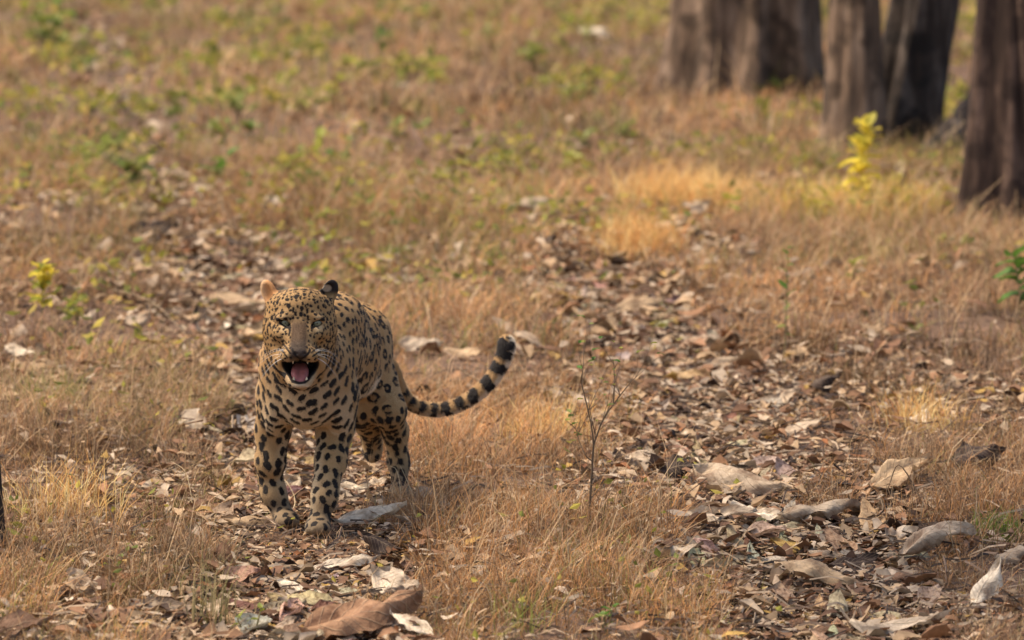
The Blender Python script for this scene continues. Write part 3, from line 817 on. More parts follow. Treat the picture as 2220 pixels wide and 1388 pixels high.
def tg(q):
    q.z -= 0.006 * max(0, 1 - (q.x / 0.012) ** 2) if q.z > 0 else 0
    q.z -= 8.0 * q.y * q.y if q.y < 0 else 0
    return q
blob('tongue', hp(650, 808, 0.030), (0.0245, 0.046, 0.0165), pink, (30, 0, 0), tg)
toothm = plain('tooth_enamel', (0.66, 0.54, 0.36), 0.3)
def tooth(c, L, r, dirz):
    pts = [Vector(c) + Vector((0, -0.004 * (k / 5) ** 2, dirz * L * k / 5)) for k in range(6)]
    v, f = tube_arrays(pts, [r * (1 - (k / 5.05) ** 1.6) + 0.0002 for k in range(6)], 8)
    obj('tooth', np_mesh('tooth', v - np.array(leo_base), f, smooth=True), toothm, leo)
for du in (-14, 14): tooth(hp(651 + du, 826, 0.060), 0.0125, 0.0038, 1)
for du in (-16, 16): tooth(hp(651 + du, 783, 0.070), 0.0075, 0.0030, -1)
wm = plain('whisker_white', (0.75, 0.72, 0.66), 0.4)
for s in (-1, 1):
    for k in range(6):
        a = Vector(hp(651 + s * (22 + 3 * (k % 3)), 762 + 5 * (k // 2), 0.095)); L = 0.09 + 0.03 * random.random()
        e = a + Vector((s * L * 0.75, 0.03, -0.035 - 0.012 * k + 0.02)) ; mid_ = a.lerp(e, 0.5) + Vector((0, 0, 0.012))
        v, f = tube_arrays(smooth_path([a, mid_, e], 8), [0.00042 * (1 - i / 10) for i in range(9)], 4)
        obj('whisker', np_mesh('whisker', v - np.array(leo_base), f), wm, leo)

# ------------------------------------------------------------------ fallen leaves
def leaf_material():
    m, nt, p, out = mat('dry_leaf')
    oi = N(nt, 'ShaderNodeObjectInfo'); at_ = N(nt, 'ShaderNodeAttribute', attribute_name='lc')
    sp = N(nt, 'ShaderNodeSeparateXYZ'); nt.links.new(at_.outputs['Vector'], sp.inputs[0])
    ab = N(nt, 'ShaderNodeMath', operation='ABSOLUTE'); nt.links.new(sp.outputs['Y'], ab.inputs[0])
    m1 = N(nt, 'ShaderNodeMath', operation='MULTIPLY_ADD'); m1.inputs[1].default_value = -0.28; nt.links.new(ab.outputs[0], m1.inputs[0]); nt.links.new(sp.outputs['X'], m1.inputs[2])
    m2 = N(nt, 'ShaderNodeMath', operation='MULTIPLY'); m2.inputs[1].default_value = 62; nt.links.new(m1.outputs[0], m2.inputs[0])
    sn = N(nt, 'ShaderNodeMath', operation='SINE'); nt.links.new(m2.outputs[0], sn.inputs[0])
    vein = N(nt, 'ShaderNodeMapRange'); nt.links.new(sn.outputs[0], vein.inputs['Value']); vein.inputs['From Min'].default_value = 0.80; vein.inputs['From Max'].default_value = 1.0
    mid = N(nt, 'ShaderNodeMapRange'); nt.links.new(ab.outputs[0], mid.inputs['Value']); mid.inputs['From Min'].default_value = 0.07; mid.inputs['From Max'].default_value = 0.02
    mxv = N(nt, 'ShaderNodeMath', operation='MAXIMUM'); nt.links.new(vein.outputs[0], mxv.inputs[0]); nt.links.new(mid.outputs[0], mxv.inputs[1])
    tc = N(nt, 'ShaderNodeTexCoord'); vm = N(nt, 'ShaderNodeVectorMath', operation='ADD'); nt.links.new(tc.outputs['Object'], vm.inputs[0])
    cb = N(nt, 'ShaderNodeCombineXYZ'); mr_ = N(nt, 'ShaderNodeMath', operation='MULTIPLY'); mr_.inputs[1].default_value = 40; nt.links.new(oi.outputs['Random'], mr_.inputs[0])
    nt.links.new(mr_.outputs[0], cb.inputs['X']); nt.links.new(cb.outputs[0], vm.inputs[1])
    n1 = N(nt, 'ShaderNodeTexNoise'); n1.inputs['Scale'].default_value = 16; n1.inputs['Detail'].default_value = 6; nt.links.new(vm.outputs[0], n1.inputs['Vector'])
    n2 = N(nt, 'ShaderNodeTexNoise'); n2.inputs['Scale'].default_value = 120; n2.inputs['Detail'].default_value = 3; nt.links.new(vm.outputs[0], n2.inputs['Vector'])
    r1 = ramp(nt, n1.outputs['Fac'], [(0.34, (0.42, 0.34, 0.29)), (0.48, (0.85, 0.80, 0.75)), (0.66, (1.18, 1.15, 1.1))])
    r2 = ramp(nt, n2.outputs['Fac'], [(0.3, (0.82, 0.8, 0.78)), (0.7, (1.08, 1.08, 1.08))])
    a = N(nt, 'ShaderNodeMix', data_type='RGBA', blend_type='MULTIPLY'); a.inputs[0].default_value = 1
    nt.links.new(oi.outputs['Color'], a.inputs[6]); nt.links.new(r1.outputs[0], a.inputs[7])
    b = N(nt, 'ShaderNodeMix', data_type='RGBA', blend_type='MULTIPLY'); b.inputs[0].default_value = 1
    nt.links.new(a.outputs[2], b.inputs[6]); nt.links.new(r2.outputs[0], b.inputs[7])
    c = N(nt, 'ShaderNodeMix', data_type='RGBA', blend_type='MIX')
    vs_ = N(nt, 'ShaderNodeMath', operation='MULTIPLY'); vs_.inputs[1].default_value = 0.34; nt.links.new(mxv.outputs[0], vs_.inputs[0]); nt.links.new(vs_.outputs[0], c.inputs[0])
    nt.links.new(b.outputs[2], c.inputs[6]); c.inputs[7].default_value = (0.40, 0.29, 0.18, 1)
    nt.links.new(c.outputs[2], p.inputs['Base Color']); p.inputs['Roughness'].default_value = 0.7
    bm_ = N(nt, 'ShaderNodeBump'); bm_.inputs['Strength'].default_value = 0.5; bm_.inputs['Distance'].default_value = 0.006
    hsum = N(nt, 'ShaderNodeMath', operation='ADD'); nt.links.new(mxv.outputs[0], hsum.inputs[0]); nt.links.new(n2.outputs['Fac'], hsum.inputs[1])
    nt.links.new(hsum.outputs[0], bm_.inputs['Height']); nt.links.new(bm_.outputs[0], p.inputs['Normal'])
    translucent(nt, p, out, c.outputs[2], 0.15)
    return m
LEAF = leaf_material()
def leaf_mesh(seed, L, W, curl, bend, rag=0.08, nu=17, nv=11, crumple=1.0):
    """a dry teak leaf: length along X, curled up across its width, bent along its length, crumpled, ragged rim"""
    r = np.random.default_rng(seed)
    t = np.linspace(0, 1, nu)[:, None]; s = np.linspace(-1, 1, nv)[None, :]
    prof = np.sin(np.pi * np.clip(t, 0, 1) ** 0.8) ** 0.8 * (1 - 0.15 * t)
    ragn = 1 + (rag * 2.6 * (vnoise(t * 6 + 0 * s, np.sign(s) * 3 + 0 * t, seed) - 0.5) + rag * 1.6 * (vnoise(t * 17 + 0 * s, np.sign(s) * 5 + 0 * t, seed + 9) - 0.5)) * np.abs(s) ** 2
    hw = W / 2 * prof * ragn
    side = 1 + 0.8 * (r.random() - 0.5) * np.sign(s)                        # one half curls more than the other
    cu = curl * side * (0.35 + 1.3 * vnoise(t * 2.6, 0 * t + 5, seed + 1)) + 0 * s
    cu = np.where(np.abs(cu) < 1e-2, 1e-2, cu)
    y = hw * np.sin(cu * s) / cu; z = hw * (1 - np.cos(cu * s)) / cu
    z = z + 0.10 * W * (np.abs(s) - 0.5) * np.sign(curl) * -1
    z = z + crumple * (0.30 * W * (vnoise(t * 3.2 + seed, s * 1.6 + 0 * t, seed + 2) - 0.5) + 0.16 * W * (vnoise(t * 8 + seed, s * 3.4 + 0 * t, seed + 6) - 0.5)) * (0.4 + 0.6 * np.abs(s))
    x = (t - 0.5) * L + 0 * s + 0.03 * L * (vnoise(t * 5, s * 3, seed + 3) - 0.5)
    y = y + 0.05 * L * np.sin(t * 3 + seed)
    if abs(bend) > 1e-3:
        th = (t - 0.5) * bend; rb = L / bend
        x, z = np.sin(th) * (rb - z) + (x - (t - 0.5) * L), rb - np.cos(th) * (rb - z)
    v = np.stack([x, y, z], -1).reshape(-1, 3)
    I = np.arange(nu * nv).reshape(nu, nv)
    f = np.stack([I[:-1, :-1], I[1:, :-1], I[1:, 1:], I[:-1, 1:]], -1).reshape(-1, 4)
    lc = np.stack([t + 0 * s, s + 0 * t, 0 * s + 0 * t], -1).reshape(-1, 3)
    me = np_mesh('dry_leaf', v, f, {'lc': ('FLOAT_VECTOR', lc)}, smooth=True)
    me.materials.append(LEAF); return me
LCOL = {'white': (0.80, 0.69, 0.53), 'grey': (0.50, 0.395, 0.285), 'tan': (0.52, 0.375, 0.23), 'brown': (0.22, 0.125, 0.075), 'dark': (0.062, 0.040, 0.030),
        'orange': (0.36, 0.205, 0.115), 'yellow': (0.50, 0.33, 0.10), 'pale': (0.56, 0.46, 0.345), 'rust': (0.30, 0.13, 0.055)}
def place_leaf(me, p, rot, tilt, roll, color, sink=0.006):
    M = Matrix.Rotation(R(tilt), 3, 'X') @ Matrix.Rotation(R(roll), 3, 'Y') @ Matrix.Rotation(R(rot), 3, 'Z')
    co = np.empty(len(me.vertices) * 3, np.float32); me.vertices.foreach_get('co', co); co = co.reshape(-1, 3)
    zmin = float((co @ np.array(M)[2]).min())
    o = obj('dry_leaf', me); o.rotation_euler = M.to_euler()
    o.location = (p.x, p.y, p.z - zmin - sink); o.color = (*color, 1)
    return o
# (u, v of its foot, length px, width px, colour, in-plane turn, tilt to the viewer, curl, bend, label)
BIG = [
 (1790, 1150, 200, 95, 'grey', 14, 38, -0.9, -0.7, 'large grey leaf arching like a bridge in the middle of the right wheel track'),
 (1598, 1085, 190, 70, 'grey', -24, 45, -0.7, -0.2, 'long grey-brown leaf sloping beside the dark hollow at the right wheel track edge'),
 (1645, 1145, 120, 60, 'white', -12, 35, -0.6, -0.4, 'whitish crumpled leaf lying against the end of the large grey arching leaf'),
 (1540, 1120, 130, 34, 'tan', 20, 40, 0.8, 0.2, 'narrow tan rolled leaf left of the whitish crumpled leaf'),
 (1560, 1165, 150, 40, 'pale', -8, 26, 0.5, 0.3, 'long pale buff leaf lying flat below the narrow rolled leaf'),
 (1950, 1065, 150, 72, 'tan', 28, 50, -0.5, -0.5, 'big crumpled buff leaf with a twig across it, at the grass edge'),
 (2120, 1025, 120, 85, 'dark', 10, 60, -0.8, -0.5, 'blackish brown curled leaf standing in the right-hand grass'),
 (1765, 1285, 170, 70, 'tan', -27, 34, 0.15, -0.1, 'smooth flat tan leaf slanting across the lower right wheel track'),
 (1695, 1232, 85, 32, 'white', 4, 30, -0.7, -0.3, 'small bright white leaf above the smooth flat tan leaf'),
 (1716, 1212, 85, 34, 'yellow', 0, 34, -0.6, 0.2, 'ochre yellow leaf in the right wheel track'),
 (1792, 1226, 80, 52, 'grey', -16, 40, -0.8, -0.6, 'small grey folded leaf next to the ochre yellow leaf'),
 (1850, 1248, 120, 36, 'dark', 8, 25, -0.7, -0.3, 'dark slate leaf lying under pale curled leaf scraps in the track'),
 (1955, 1190, 70, 60, 'pale', 20, 55, -0.7, -0.4, 'rounded cream leaf standing by the big curling grey-tan leaf'),
 (2035, 1215, 190, 80, 'grey', 26, 45, -0.9, -0.9, 'big curling grey-tan leaf below the bright green grass tuft'),
 (2140, 1325, 130, 60, 'white', 68, 62, -0.6, -0.5, 'grey-white curved leaf standing on end over a dark hollow'),
 (2205, 1235, 100, 52, 'grey', 20, 45, -0.8, -0.5, 'pinkish grey curled leaf right of the green grass tuft'),
 (1470, 1238, 110, 36, 'pale', -18, 30, -0.6, 0.4, 'frayed cream leaf among the grass left of the right wheel track'),
 (1690, 890, 100, 34, 'grey', 26, 50, -0.3, -0.1, 'slate grey flat leaf slanting up with a black end'),
 (1738, 950, 110, 40, 'grey', 24, 45, -0.5, -0.2, 'olive grey leaf just below the slate grey slanting leaf'),
 (1562, 810, 70, 36, 'grey', 6, 45, -0.6, -0.4, 'light grey rounded leaf alone in the right wheel track behind'),
 (1790, 865, 75, 62, 'dark', 30, 60, -0.9, -0.7, 'dark brown curled lump of a leaf at the right wheel track rim'),
 (1998, 935, 60, 44, 'white', 75, 65, -0.5, -0.2, 'pale pinkish leaf standing upright in orange grass'),
 (2085, 840, 70, 34, 'pale', 10, 45, -0.6, -0.2, 'cream leaf caught in grass behind the orange clump'),
 (1950, 1384, 200, 44, 'pale', 4, 22, -0.5, 0.2, 'long cream leaf lying along the very front of the right track'),
 (1800, 1392, 130, 40, 'brown', 0, 34, -0.7, -0.3, 'purple-brown leaf half under the long cream leaf'),
 (1400, 1018, 90, 36, 'grey', -8, 45, -0.6, -0.5, 'small grey arched leaf behind the bare twig sapling'),
 (1475, 1050, 90, 52, 'dark', 5, 55, -0.8, -0.4, 'black-brown leaf put in for a dark hollow beside the small grey arched leaf'),  # dark leaf added where the ground has a shaded hollow
 (1385, 690, 110, 44, 'tan', 18, 50, -0.6, -0.4, 'tan leaf with dark shaded mouth in the far right wheel track'),
 (1300, 655, 90, 26, 'grey', 10, 40, -0.4, 0.2, 'flat greyish leaf left of the tan leaf in the far track'),
 (1440, 505, 90, 26, 'white', 0, 40, -0.5, 0.1, 'brilliant white sunlit leaf at the foot of the golden grass'),
 (1510, 470, 60, 40, 'grey', 10, 55, -0.5, 0.0, 'lilac grey leaf behind the brilliant white sunlit leaf'),
 (1290, 92, 75, 40, 'white', -28, 60, -0.9, -0.9, 'pale arched leaf far back near the widest trunk'),
 (1150, 468, 90, 34, 'grey', 16, 45, -0.4, 0.0, 'mauve grey leaf in the grass between tail and golden grass'),
 (592, 458, 75, 42, 'white', 25, 62, 0.9, 0.7, 'white cupped leaf behind the leopard, turned up at one end'),
 (440, 425, 34, 24, 'white', 0, 55, -0.6, 0.0, 'tiny white leaf scrap, topmost of the scraps behind the leopard'),
 (352, 452, 46, 22, 'white', 0, 45, -0.6, 0.0, 'small white leaf left of the cupped leaf'),
 (612, 592, 100, 40, 'grey', 14, 48, 0.5, 0.3, 'grey jagged leaf just behind the leopard head'),
 (520, 672, 130, 46, 'tan', -8, 48, -0.4, -0.2, 'broad straw-coloured leaf beside the leopard ear'),
 (890, 622, 95, 26, 'pale', -4, 40, -0.4, 0.0, 'pale flat leaf behind the leopard back'),
 (912, 770, 90, 38, 'pale', 4, 50, -0.7, -0.3, 'cream humped leaf between the leopard rump and tail tip'),
 (1008, 782, 90, 32, 'tan', -4, 45, -0.3, 0.3, 'cream-tan leaf right of the humped leaf inside the tail curl'),
 (516, 545, 52, 34, 'dark', -30, 60, -0.7, -0.3, 'small black leaf in the left track behind'),
 (332, 528, 100, 56, 'dark', 5, 55, -0.8, -0.4, 'dark brown heap of rotted leaf left of the small black leaf'),
 (420, 615, 52, 22, 'white', -24, 45, -0.4, 0.0, 'small bluish-white leaf left of the leopard head'),
 (478, 722, 62, 30, 'white', -30, 45, -0.4, 0.0, 'small white leaf beside the leopard shoulder'),
 (802, 1150, 160, 60, 'white', 28, 40, -0.5, -0.2, 'white-topped leaf with dark underside right of the leopard front paw'),
 (833, 1225, 100, 60, 'dark', -22, 58, -0.9, -0.5, 'dark brown dome-like leaf below the white-topped leaf'),
 (745, 1250, 150, 40, 'white', 16, 36, -0.4, -0.3, 'long bone-white leaf in front of the leopard paws'),
 (856, 1295, 100, 78, 'pale', -25, 58, -0.4, -0.3, 'pinkish tan leaf leaning under the dark dome-like leaf'),
 (785, 1400, 260, 110, 'orange', 20, 36, 0.12, -0.2, 'large flat orange-brown leaf at the front of the left track'),
 (893, 1392, 110, 36, 'white', -42, 45, -0.5, -0.2, 'bright white rolled leaf beside the large orange-brown leaf'),
 (690, 1330, 160, 30, 'pale', 4, 30, -0.6, 0.2, 'thin curled cream leaf above the large orange-brown leaf'),
 (655, 1300, 110, 26, 'white', -18, 30, -0.6, 0.0, 'whitish strip of leaf left of the thin curled cream leaf'),
 (186, 1300, 80, 56, 'grey', -20, 60, -0.7, -0.3, 'round grey leaf in the orange grass of the near left'),
 (340, 1340, 110, 44, 'grey', 12, 42, -0.4, -0.2, 'slate grey leaf lying at the near left'),
 (190, 1350, 130, 34, 'pale', -4, 38, -0.6, -0.2, 'cream curled leaf below the round grey leaf'),
 (50, 1384, 130, 50, 'brown', 20, 42, -0.5, -0.2, 'dull brown leaf in the front left corner'),
 (1080, 960, 62, 34, 'brown', 72, 66, -0.7, -0.2, 'brown-and-white leaf standing upright in the orange middle grass'),
 (1150, 770, 90, 20, 'grey', -32, 55, -0.5, -0.6, 'thin grey arched leaf right of the leopard tail tip'),
 (45, 778, 85, 26, 'white', -20, 40, -0.5, 0.0, 'white leaf in the grass below the yellow-green seedling'),
 (762, 1082, 72, 40, 'white', -6, 50, -0.8, -0.4, 'white leaf seen between the leopard front and hind legs'),
 (822, 1070, 60, 34, 'pale', 20, 50, -0.7, -0.3, 'cream leaf touching the leopard hind foot'),
 (298, 722, 56, 34, 'grey', 20, 55, -0.5, 0.0, 'bluish grey leaf in the grass left of the left track'),
 (545, 1150, 120, 34, 'tan', -4, 38, -0.5, 0.3, 'tan wavy leaf left of the leopard front paws'),
 (420, 945, 80, 44, 'pale', -40, 50, -0.4, 0.0, 'pale leaf in the grass left of the leopard legs'),
 (1690, 1300, 60, 30, 'brown', 30, 45, -0.6, 0.0, 'small brown leaf under the tip of the smooth flat tan leaf'),
 (300, 1210, 90, 40, 'tan', -10, 45, -0.6, 0.0, 'sandy leaf half hidden in orange grass'),
 (590, 1250, 120, 30, 'tan', 12, 34, -0.5, -0.2, 'long sandy leaf at the left side of the left track'),
 (1960, 1280, 110, 40, 'brown', -20, 40, -0.6, -0.2, 'brown leaf left of the leaf standing on end'),
]
CLEAR = []
for i, (u, v, Lp, Wp, colr, rot, tilt, curl, bend, lab) in enumerate(BIG):
    p = gp(u, v); sc = px_m(p.y)
    c = LCOL[colr]; k = 0.9 + 0.2 * random.random()
    me = leaf_mesh(100 + i, Lp / sc * 1.12, Wp / sc * 1.2 + 0.008, curl * 2.0, bend * 1.5, 0.26, crumple=1.5)
    CLEAR.append((p.x, p.y, Lp / sc * 0.6))
    o = place_leaf(me, p, rot, tilt * 0.62, random.uniform(-8, 8), tuple(q * k for q in c))
    o.location.z += 0.018
    tag(o, lab, 'leaf', 'fallen leaves')
# more leaves strewn through the tracks, alike but for their place
SHARED = [leaf_mesh(300 + i, 1.0, random.uniform(0.4, 0.62), random.choice((-1, 1)) * random.uniform(0.5, 1.7), random.uniform(-0.9, 0.7), 0.2, 9, 7) for i in range(14)]
KINDS = [('pale', 'curled pale dry leaf among the litter of the {} wheel track'), ('tan', 'curled tan dry leaf among the litter of the {} wheel track'),
         ('brown', 'curled brown dry leaf among the litter of the {} wheel track'), ('dark', 'curled blackish dry leaf among the litter of the {} wheel track'), ('grey', 'curled grey dry leaf among the litter of the {} wheel track')]
cnt = 0
while cnt < 228:
    left = random.random() < 0.42
    y = 11.9 + 9.5 * random.random() ** 1.7
    T = TL if left else TR
    x = float(np.interp(y, T[:, 1], T[:, 0])) + random.gauss(0, 0.16 if left else 0.24)
    if abs(x) > y * 0.112 or track_mask(x, y) < 0.3: continue
    if abs(x + 0.585) < 0.20 and 13.3 < y < 14.3: continue
    ck, lab = KINDS[random.choices(range(5), (6, 5, 3.5, 1.4, 4))[0]]
    o = place_leaf(random.choice(SHARED), Vector((x, y, float(gz(x, y)))), random.uniform(0, 360), random.uniform(0, 38), random.uniform(-20, 20), tuple(q * random.uniform(0.8, 1.1) for q in LCOL[ck]))
    sc = random.uniform(0.06, 0.19); o.scale = (sc, sc, sc)
    o.location.z = float(gz(x, y)) + 0.022
    side = 'left' if left else 'right'
    tag(o, lab.format(side), 'leaf', f'{ck} dry leaves littering the {side} wheel track'); cnt += 1

# ------------------------------------------------------------------ litter and grass (uncountable)
def attr_mat(name, tr, rough=0.75, spec=0.2):
    m, nt, p, out = mat(name); a = N(nt, 'ShaderNodeAttribute', attribute_name='col')
    tc = N(nt, 'ShaderNodeTexCoord'); n = N(nt, 'ShaderNodeTexNoise'); n.inputs['Scale'].default_value = 60; nt.links.new(tc.outputs['Object'], n.inputs['Vector'])
    r = ramp(nt, n.outputs['Fac'], [(0.3, (0.75, 0.74, 0.72)), (0.7, (1.1, 1.1, 1.1))])
    mx = N(nt, 'ShaderNodeMix', data_type='RGBA', blend_type='MULTIPLY'); mx.inputs[0].default_value = 1
    nt.links.new(a.outputs['Color'], mx.inputs[6]); nt.links.new(r.outputs[0], mx.inputs[7])
    nt.links.new(mx.outputs[2], p.inputs['Base Color']); p.inputs['Roughness'].default_value = rough; p.inputs['Specular IOR Level'].default_value = spec
    if tr: translucent(nt, p, out, mx.outputs[2], tr)
    return m
BAND = 0.0
def scatter(n, y0, y1, margin=1.14):
    """points spread evenly over the wedge of ground in view, or over a band of ground BAND metres wide on either side of it"""
    y = np.sqrt(y0 * y0 + (y1 * y1 - y0 * y0) * rng.random(n))
    e = y * 0.1017 * margin + 0.15
    if BAND: return np.where(rng.random(n) < 0.5, -1, 1) * (e + BAND * rng.random(n)), y
    return (rng.random(n) * 2 - 1) * e, y
def near_leopard(x, y):
    return (np.abs(x + 0.59) < 0.13) & (y > 13.84) & (y < 14.1)
_lt = np.array([0.0, 0.28, 0.62, 1.0]); _lw = np.array([0.16, 0.95, 0.80, 0.10])
def litter(n, y0, y1, size, base, lift=0.03):
    x, y = scatter(n, y0, y1)
    tm = track_mask(x, y)
    keep = rng.random(n) < np.clip(tm * 0.9 + base * (0.15 + 1.9 * sstep(.35, .7, fbm(x * 1.3, y * 0.9, 21))), 0, 1)
    keep &= ~near_leopard(x, y) | (rng.random(n) < 0.4)
    x, y = x[keep], y[keep]; n = len(x); tm = tm[keep]
    L = size * (0.25 + 1.25 * rng.random(n) ** 2.2); W = L * (0.28 + 0.40 * rng.random(n))
    yaw = rng.random(n) * 6.283
    tl = rng.normal(size=(n, 2)) * 0.20
    ax_ = np.stack([np.cos(yaw), np.sin(yaw), tl[:, 0]], -1); ay = np.stack([-np.sin(yaw), np.cos(yaw), tl[:, 1]], -1)
    up = np.cross(ax_, ay)
    z = gz(x, y) + 0.003 + lift * rng.random(n) ** 1.5 * (1 + 0.8 * (1 - tm))
    pw = (np.abs(x + 0.585) < 0.17) & (y > 13.45) & (y < 14.15)
    z = np.where(pw, gz(x, y) + 0.002 + 0.004 * rng.random(n), z); L = np.where(pw, L * 0.6, L); W = np.where(pw, W * 0.6, W)
    c = np.stack([x, y, z], -1)
    curl = rng.normal(size=n) * 0.32 * W; bend = (rng.random(n) - 0.65) * 0.45 * L
    V = np.empty((n, 4, 3, 3))
    for i in range(4):
        for k, s_ in enumerate((-1, 0, 1)):
            hw = _lw[i] * 0.5 * W * s_ * (0.75 + 0.5 * rng.random(n))
            hgt = curl * abs(s_) * _lw[i] + bend * (2 * _lt[i] - 1) ** 2 + rng.normal(size=n) * 0.05 * W
            V[:, i, k] = c + ax_ * ((_lt[i] - 0.5) * L)[:, None] + ay * hw[:, None] + up * hgt[:, None]
    q = np.array([[i * 3 + k, i * 3 + k + 1, i * 3 + k + 4, i * 3 + k + 3] for i in range(3) for k in range(2)])
    Fc = (np.arange(n)[:, None, None] * 12 + q[None]).reshape(-1, 4)
    pal = np.array([LCOL[k] for k in ('pale', 'tan', 'brown', 'orange', 'dark', 'grey', 'yellow', 'rust')])
    ci = rng.choice(8, n, p=[.17, .22, .23, .16, .07, .10, .03, .02])
    col = pal[ci] * (0.45 + 0.5 * rng.random((n, 1))) * np.array([1.0, 0.93, 0.87])
    return V.reshape(-1, 3), Fc, np.repeat(col, 12, 0)
def join(parts):
    V, F_, Cc = [], [], []; o = 0
    for v, f, c in parts: V.append(v); F_.append(f + o); Cc.append(c); o += len(v)
    return np.concatenate(V), np.concatenate(F_), np.concatenate(Cc)
_main = [litter(98000, 11.6, 17.5, 0.056, 0.19), litter(66000, 17.5, 26, 0.080, 0.16), litter(26000, 26, 46, 0.11, 0.07)]
BAND = 3.0
V, F_, Cc = join(_main + [litter(28000, 10.5, 20, 0.085, 0.2), litter(10000, 20, 46, 0.13, 0.1)])
BAND = 0.0
lo = obj('leaf_litter', np_mesh('leaf_litter', V, F_, {'col': ('FLOAT_COLOR', Cc)}, smooth=True), attr_mat('litter', 0.12), kind='stuff')
lo['label'] = 'brown and buff crumbled leaf litter filling the wheel tracks'; lo['category'] = 'leaf litter'

def sticks(n, y0, y1):
    x, y = scatter(n, y0, y1); L = 0.03 + 0.12 * rng.random(n) ** 2; yaw = rng.random(n) * 6.283
    d = np.stack([np.cos(yaw), np.sin(yaw), rng.normal(size=n) * 0.25], -1) * L[:, None]
    c = np.stack([x, y, gz(x, y) + 0.012 + 0.03 * rng.random(n)], -1); w = (0.0012 + 0.0022 * rng.random(n))[:, None]
    sd = np.stack([-np.sin(yaw), np.cos(yaw), 0 * yaw], -1) * w; up = np.array([0, 0, 1.0]) * w * 1.6
    k = rng.normal(size=(n, 3)) * (L * 0.08)[:, None]
    P = [c - d * .5, c + k, c + d * .5]
    V = np.stack([q for p_ in P for q in (p_ - sd, p_ + sd, p_ + up)], 1)
    f_ = [[i * 3 + a, i * 3 + b, i * 3 + 3 + b, i * 3 + 3 + a] for i in range(2) for a, b in ((0, 1), (1, 2), (2, 0))]
    Fc = (np.arange(n)[:, None, None] * 9 + np.array(f_)[None]).reshape(-1, 4)
    pal = np.array([(0.09, 0.055, 0.035), (0.20, 0.13, 0.085), (0.40, 0.29, 0.19), (0.05, 0.032, 0.022)])
    return V.reshape(-1, 3), Fc, np.repeat(pal[rng.integers(0, 4, n)], 9, 0)
V, F_, Cc = join([sticks(4500, 11.6, 17.5), sticks(2500, 17.5, 28)])
so = obj('twig_litter', np_mesh('twig_litter', V, F_, {'col': ('FLOAT_COLOR', Cc)}), attr_mat('twig_litter', 0), kind='stuff')
so['label'] = 'short broken brown twigs strewn over the ground'; so['category'] = 'twigs'

PALG = np.array([[0.58, 0.295, 0.115], [0.58, 0.375, 0.19], [0.36, 0.21, 0.115], [0.50, 0.28, 0.15], [0.30, 0.27, 0.075], [0.62, 0.47, 0.29], [0.20, 0.125, 0.075]])
def blades(x, y, h, w, lean, col, bendk=0.5):
    n = len(x); yaw = rng.random(n) * 6.283
    d = np.stack([np.cos(yaw), np.sin(yaw), np.zeros(n)], -1); sd = np.stack([-np.sin(yaw + 0.6), np.cos(yaw + 0.6), np.zeros(n)], -1)
    b = np.stack([x, y, gz(x, y) - 0.006], -1)
    up = np.array([0, 0, 1.0])
    l1 = np.clip(lean, 0, 1.35); l2 = np.clip(lean + bendk * (0.3 + rng.random(n)), 0, 1.9)
    m1 = b + (d * np.sin(l1)[:, None] + up * np.cos(l1)[:, None]) * (h * 0.5)[:, None]
    tp_ = m1 + (d * np.sin(l2)[:, None] + up * np.cos(l2)[:, None]) * (h * 0.5)[:, None]
    tp_ += rng.normal(size=(n, 3)) * (h * 0.08)[:, None]
    w = w[:, None]
    V = np.stack([b - sd * w * .5, b + sd * w * .5, m1 + sd * w * .38, m1 - sd * w * .38, tp_], 1)
    tri = np.array([[0, 1, 2], [0, 2, 3], [3, 2, 4]])
    F_ = (np.arange(n)[:, None, None] * 5 + tri[None]).reshape(-1, 3)
    sh = np.array([0.75, 0.75, 1.0, 1.0, 1.12])
    Cv = (col[:, None, :] * sh[None, :, None]).reshape(-1, 3)
    return V.reshape(-1, 3), F_, Cv
